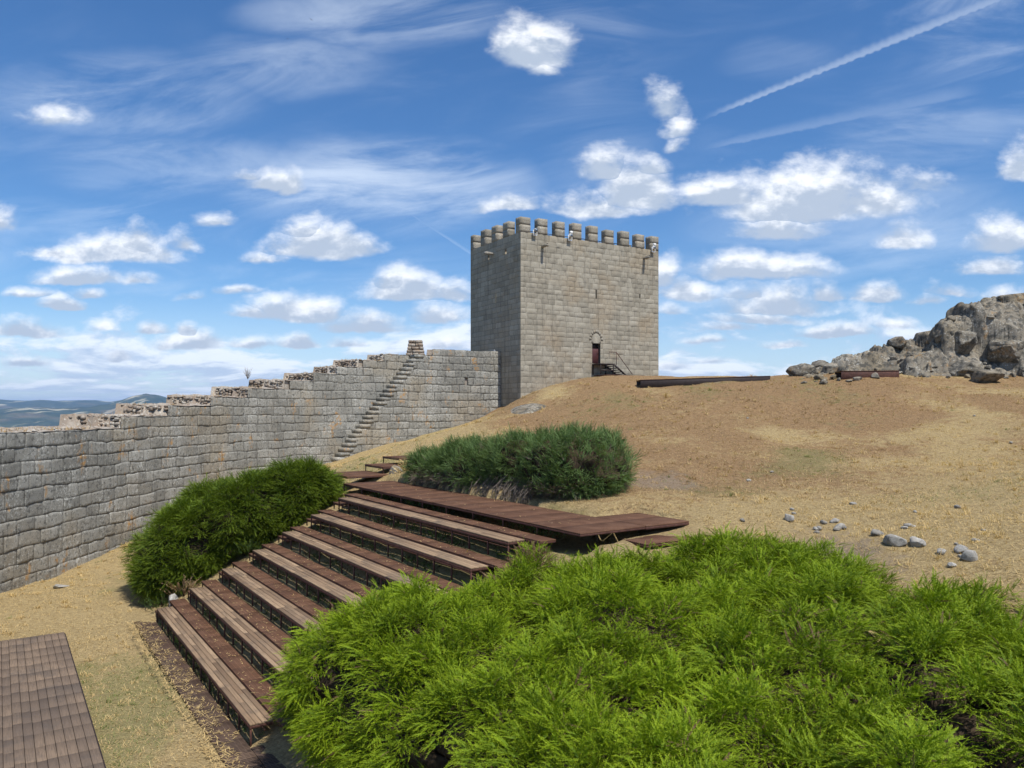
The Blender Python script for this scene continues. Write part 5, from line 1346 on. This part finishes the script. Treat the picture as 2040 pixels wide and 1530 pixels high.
    named = [(1785, 1085, .25, 'largest pale stone in the row above the juniper'), (1826, 1086, .22, 'pale stone touching the right side of the largest one above the juniper'), (1746, 1066, .15, 'dark upright stone left of the largest pale stone'),
             (1572, 1037, .19, 'whitish stone at the juniper edge nearest the square landing'), (1664, 1041, .14, 'pale stone half way along the juniper edge, upper of two'), (1673, 1053, .14, 'grey stone half way along the juniper edge, lower of two'),
             (1912, 1101, .16, 'pale rounded stone at the right, upper of a touching pair'), (1931, 1116, .21, 'pale flat stone at the right, lower of a touching pair'), (1625, 1055, .10, 'small white stone peeping over the juniper edge'), (1898, 1131, .10, 'small white stone lowest at the right juniper edge'), (1875, 1104, .12, 'small brownish stone left of the touching pair at the right')]
    for i, (px, py, s, lb) in enumerate(named):
        rock('slope_stone', lb, 'stone', ground_hit(px, py, 9), (s * 0.9, s * 0.76, s * 0.55), 600 + i, 'pale', 'pale stones along the juniper edge', rg.uniform(0, 6), 0.55, 3, 12)
    for i in range(24):
        px, py = (rg.uniform(1420, 2030), rg.uniform(800, 1090)) if i < 12 else (rg.uniform(1570, 1960), rg.uniform(1000, 1120))
        q = ground_hit(px, py, 10)
        if q[1] < 9 or q[1] > 50: continue
        s = rg.uniform(0.03, 0.075)
        rock('pebble', 'tiny pale pebble scattered on the dry mound', 'pebble', q, (s * 1.3, s, s * 0.7), 700 + i, 'pale', 'tiny pebbles on the mound', rg.uniform(0, 6), 0.3, 2, 8)
build_rocks()

# ------------------------------------------------------------------ straw, grass, litter
def blades(name, mat, P, L, w, lean, rg, tone, dead, up=0.5, kind='stuff'):
    n = len(P); a = rg.uniform(0, 6.283, n)
    d = np.stack([np.cos(a), np.sin(a), np.zeros(n)], 1); s = np.stack([-np.sin(a), np.cos(a), np.zeros(n)], 1)
    el = np.clip(rg.normal(lean, 0.22, n), 0.02, 1.45)
    t1 = P + d * (np.cos(el) * L * 0.55)[:, None]; t1[:, 2] += np.sin(el) * L * 0.62
    t2 = P + d * (np.cos(el) * L)[:, None] + s * (rg.normal(0, 0.15, n) * L)[:, None]; t2[:, 2] += np.sin(el) * L * 0.78
    V = np.stack([P - s * w[:, None], P + s * w[:, None], t1 + s * (w * 0.7)[:, None], t1 - s * (w * 0.7)[:, None], t2], 1).reshape(-1, 3)
    b = np.arange(n) * 5
    F4 = np.stack([b, b + 1, b + 2, b + 3], 1); F3 = np.stack([b + 3, b + 2, b + 4], 1)
    o = np_mesh(name, V, [F4, F3], mat, None, {'tone': np.repeat(tone, 5), 'tip': np.tile([0, 0, .4, .4, 1], n), 'dead': np.repeat(dead, 5)})
    return tag(o, kind=kind)
def build_straw():
    rg = np.random.default_rng(55)
    n = 420000
    # denser near the camera, thinner far away
    Y = 9 + 46 * rg.random(n) ** 1.15; X = (rg.uniform(-60, 2120, n) - CX) / FPX * Y
    pp = X * Nv[0] + Y * Nv[1]; aa = X * Dv[0] + Y * Dv[1]
    stage = (pp < 1.70) & (aa < P1a + 0.2) & (pp > -7.4)
    stand = (pp > P1p - 0.68) & (pp < P1p + 9.0) & (aa < P1a + 1.0) & (aa > P1a - 25)
    stand = stand | ((pp > P1p + 6.5) & (pp < P1p + 10.15) & (aa < P1a - 10.7) & (aa > P1a - 13.6))
    foot = (pp > P1p - 0.75) & (pp <= P1p) & (rg.random(n) > 0.10)
    behind = (X < np.interp(Y, WS[:, 1], WS[:, 0]) + 0.05)
    juni = (pp > 4.4) & (pp < 13.6) & (aa < P1a - 11.5)
    k = ~(stage | (stand & (rg.random(n) > 0.02)) | foot | behind | juni)
    X, Y, pp, aa = X[k], Y[k], pp[k], aa[k]
    Z = hgt(X, Y)
    on_foot = (pp > P1p - 0.75) & (pp <= P1p); Z = np.where(on_foot, Z0 + 0.04, Z)
    br, gr, so_ = ground_masks(X, Y, Z)
    n = len(X); cl = fbm(xyzs(X * 0.8, Y * 0.8, 2), 3)
    keep = rg.random(n) < np.clip(0.75 + 0.6 * cl, 0.15, 1) * (1 - 0.6 * so_)
    isg = rg.random(n) < np.clip((gr - 0.40) * 1.0 + 0.25 * cl, 0, 0.5) * (1 - 0.5 * br)
    P = np.stack([X, Y, Z - 0.005], 1); sc = 0.75 + Y / 55.0
    k = keep & ~isg
    L = rg.gamma(5, 0.024, n) * (0.9 - Y / 140.0); w = (0.0035 + 0.0013 * Y / 10) * rg.uniform(0.7, 1.3, n)
    tone = np.clip(0.5 + 0.3 * rg.normal(0, 1, n) + 0.3 * cl, 0, 1); dead = np.clip(br * rg.uniform(0.35, 1.25, n), 0, 1)
    blades('dry_grass', M['straw'], P[k], L[k], w[k], 0.38, rg, tone[k], dead[k])
    k = keep & isg
    blades('green_grass', M['grass'], P[k], L[k] * 0.75, w[k], 0.75, rg, tone[k], np.zeros(k.sum()))
    # tufts of longer dry grass on the mound and lawn
    nt = 5200; tY = 10 + 42 * rg.random(nt) ** 0.8; tX = (rg.uniform(-60, 2120, nt) - CX) / FPX * tY
    tp = tX * Nv[0] + tY * Nv[1]; ta = tX * Dv[0] + tY * Dv[1]
    okt = ~((tp < 1.75) & (ta < P1a + .3)) & ~((tp > P1p - 0.8) & (tp < P1p + 9.3) & (ta < P1a + 2) & (ta > P1a - 25)) & (tX > np.interp(tY, WS[:, 1], WS[:, 0]) + 0.1) & ~((tp > 4.4) & (tp < 13.6) & (ta < P1a - 11.5)) & ~((tp > 12) & (tp < 14.5) & (ta < P1a - 8) & (ta > P1a - 14)) & (fbm(xyzs(tX * 0.5, tY * 0.5, 6), 3) > -0.12)
    tX, tY = tX[okt], tY[okt]; nt = len(tX); per = 16
    bx = np.repeat(tX, per) + rg.normal(0, 0.055, nt * per); by = np.repeat(tY, per) + rg.normal(0, 0.055, nt * per)
    Q = np.stack([bx, by, hgt(bx, by) - 0.01], 1); tb, tg, _ = ground_masks(tX, tY, tX * 0)
    gt = np.repeat((rg.random(nt) < np.clip((tg - 0.45) * 1.2, 0.02, 0.5)), per); Lt = np.repeat(rg.gamma(5, 0.030, nt), per) * rg.uniform(0.5, 1.2, nt * per); wt = (0.0035 + 0.0016 * by / 10)
    tt = np.repeat(rg.random(nt), per); td = np.repeat(np.clip(tb * rg.uniform(0.2, 1.5, nt), 0, 1), per)
    blades('dry_grass', M['straw'], Q[~gt], Lt[~gt], wt[~gt], 0.75, rg, tt[~gt], td[~gt])
    blades('green_grass', M['grass'], Q[gt], Lt[gt] * 0.8, wt[gt], 0.9, rg, tt[gt], td[gt] * 0)
    # dry grass rooted along the top of the curtain wall
    m = 5200; sw = rg.uniform(float(s_at_px(1)) - 2, float(s_at_px(960)), m); ow = -rg.uniform(0.1, 2.9, m); kk = fbm(xyzs(sw * 0.8, ow, 4), 2) > 0.02; sw, ow = sw[kk], ow[kk]; m = len(sw)
    wx, wy = wall_xy(sw, ow); tops = np.array([a for _, a in STEP_PX]); bnd = np.array([s_at_px(px) if px > 0 else s_at_px(1) + (px / 400.0) * 14 for px, _ in STEP_PX])
    wz = tops[np.clip(np.searchsorted(bnd, sw, 'right') - 1, 0, len(tops) - 1)] + 0.02
    blades('dry_grass', M['straw'], np.stack([wx, wy, wz], 1), rg.gamma(4, 0.04, m), rg.uniform(0.006, 0.012, m), 0.9, rg, rg.random(m), rg.uniform(0.2, 1, m))
    # bits of straw and leaf blown onto the gratings and benches
    m = 900; kk = rg.integers(0, 8, m); p = np.where(kk < 7, P1p + kk * ROW_R + SEAT_W + rg.uniform(0.02, 0.44, m), P1p + 7 * ROW_R + rg.uniform(0.05, 1.9, m)); a = P1a + kk * ROW_e - rg.uniform(-0.5, BLEN, m) 
    z = np.where(kk < 7, P1z + kk * ROW_r + GR + 0.008, P1z + 6 * ROW_r + GR + 0.258)
    Q = fr_pd(np.stack([p, a, z], 1))
    blades('straw_litter', M['straw'], Q, rg.uniform(0.03, 0.13, m), rg.uniform(0.004, 0.014, m), 0.06, rg, rg.random(m), (rg.random(m) < .3).astype(float))
    # straw creeping over the foot walkway in tongues
    m = 3000; a = P1a - rg.uniform(-0.4, 16, m); t = np.abs(vnoise(xyzs(a * 1.3, 2.0, 0))); p = P1p - 0.80 + rg.random(m) ** 1.4 * (0.30 + 0.75 * t)
    Q = fr_pd(np.stack([np.minimum(p, P1p - 0.03), a, np.full(m, Z0 + 0.045)], 1))
    blades('straw_tongues', M['straw'], Q, rg.uniform(0.05, 0.17, m), rg.uniform(0.005, 0.010, m), 0.15, rg, rg.random(m), np.zeros(m))
    # weeds growing up under the stand
    m = 9000; kk = rg.integers(0, 8, m); p = P1p + kk * ROW_R + rg.uniform(0.08, 0.42, m) ; a = P1a + kk * ROW_e - rg.uniform(-0.4, BLEN + 0.4, m)
    dn = vnoise(xyzs(a * 0.9, kk * 3.0, 1)); k = rg.random(m) < np.clip(0.45 + 0.7 * dn, 0.05, 1); p, a, kk = p[k], a[k], kk[k]; m = len(p)
    Q = fr_pd(np.stack([p, a, P1z - SEAT_H - 0.10 + kk * ROW_r], 1))
    tmw = [frond_template(4, 90 + s, 0.42, 0.16, 45, 0.2, 0.0) for s in range(2)]
    an = rg.uniform(0, 6.28, m); fw = np.stack([np.cos(an), np.sin(an), rg.uniform(0.3, 1.6, m)], 1)
    Q[:, 2] += rg.uniform(0, 0.16, m)
    o = place_fronds(tmw, Q, fw, np.tile([0.1, 0.2, 1.0], (m, 1)) + rg.normal(0, .4, (m, 3)), rg.uniform(0.06, 0.2, m), rg.random(m), (rg.random(m) < .3).astype(float), rg, 'weeds', M['weed'], None)
    tag(o, kind='stuff')
build_straw()

# ------------------------------------------------------------------ birds
def bird(px, py, Y, s, label, bank):
    p = at(px, py, Y); root = empty('bird', tuple(p)); root.rotation_euler = (0.2, bank, 0.6); tag(root, label, 'bird', 'birds high over the wall')
    b = MB(); b.tube([(0, -s * .5, 0), (0, -s * .3, 0), (0, 0, 0.0), (0, s * .35, 0), (0, s * .55, 0)], [0.02 * s, 0.11 * s, 0.13 * s, 0.07 * s, 0.02 * s], 8); 
    b.build('body', M['birdmat'], root, True)
    for sd in (-1, 1):
        w = MB(); V = [(sd*.08*s, .18*s, 0), (sd*.08*s, -.12*s, 0), (sd*.55*s, .20*s, .18*s), (sd*.5*s, -.05*s, .16*s), (sd*1.1*s, -.15*s, .05*s)]
        V = V + [(x, y, z - 0.02 * s) for x, y, z in V]
        w.add(V, [(0,2,3,1),(5,6,8,7),(0,5,7,2),(1,3,8,6)], [(2,4,3),(7,8,9),(2,7,9),(2,9,4),(3,4,9),(3,9,8)], 0.5); w.build('wing', M['birdmat'], root)
bird(620, 39, 70, 0.20, 'small dark bird in flight, the upper of two at the top left', 0.4)
bird(573, 77, 75, 0.17, 'small dark bird in flight, the lower of two at the top left', -0.3)

# ------------------------------------------------------------------ haze
def build_haze():
    m = bpy.data.materials.new('haze'); m.use_nodes = True; g = NT(m.node_tree); g.n.clear()
    out = g.new('ShaderNodeOutputMaterial'); v = g.new('ShaderNodeVolumePrincipled')
    v.inputs['Color'].default_value = (0.42, 0.64, 1.0, 1); v.inputs['Density'].default_value = 0.50 / 9000.0; v.inputs['Anisotropy'].default_value = 0.0
    g.l.new(v.outputs[0], out.inputs['Volume'])
    b = MB(); b.box(-23000, 23000, -23000, 23000, -480, 320, 0.5)
    o = b.build('haze', m); tag(o, kind='stuff')
HAZE = True
if HAZE: build_haze()
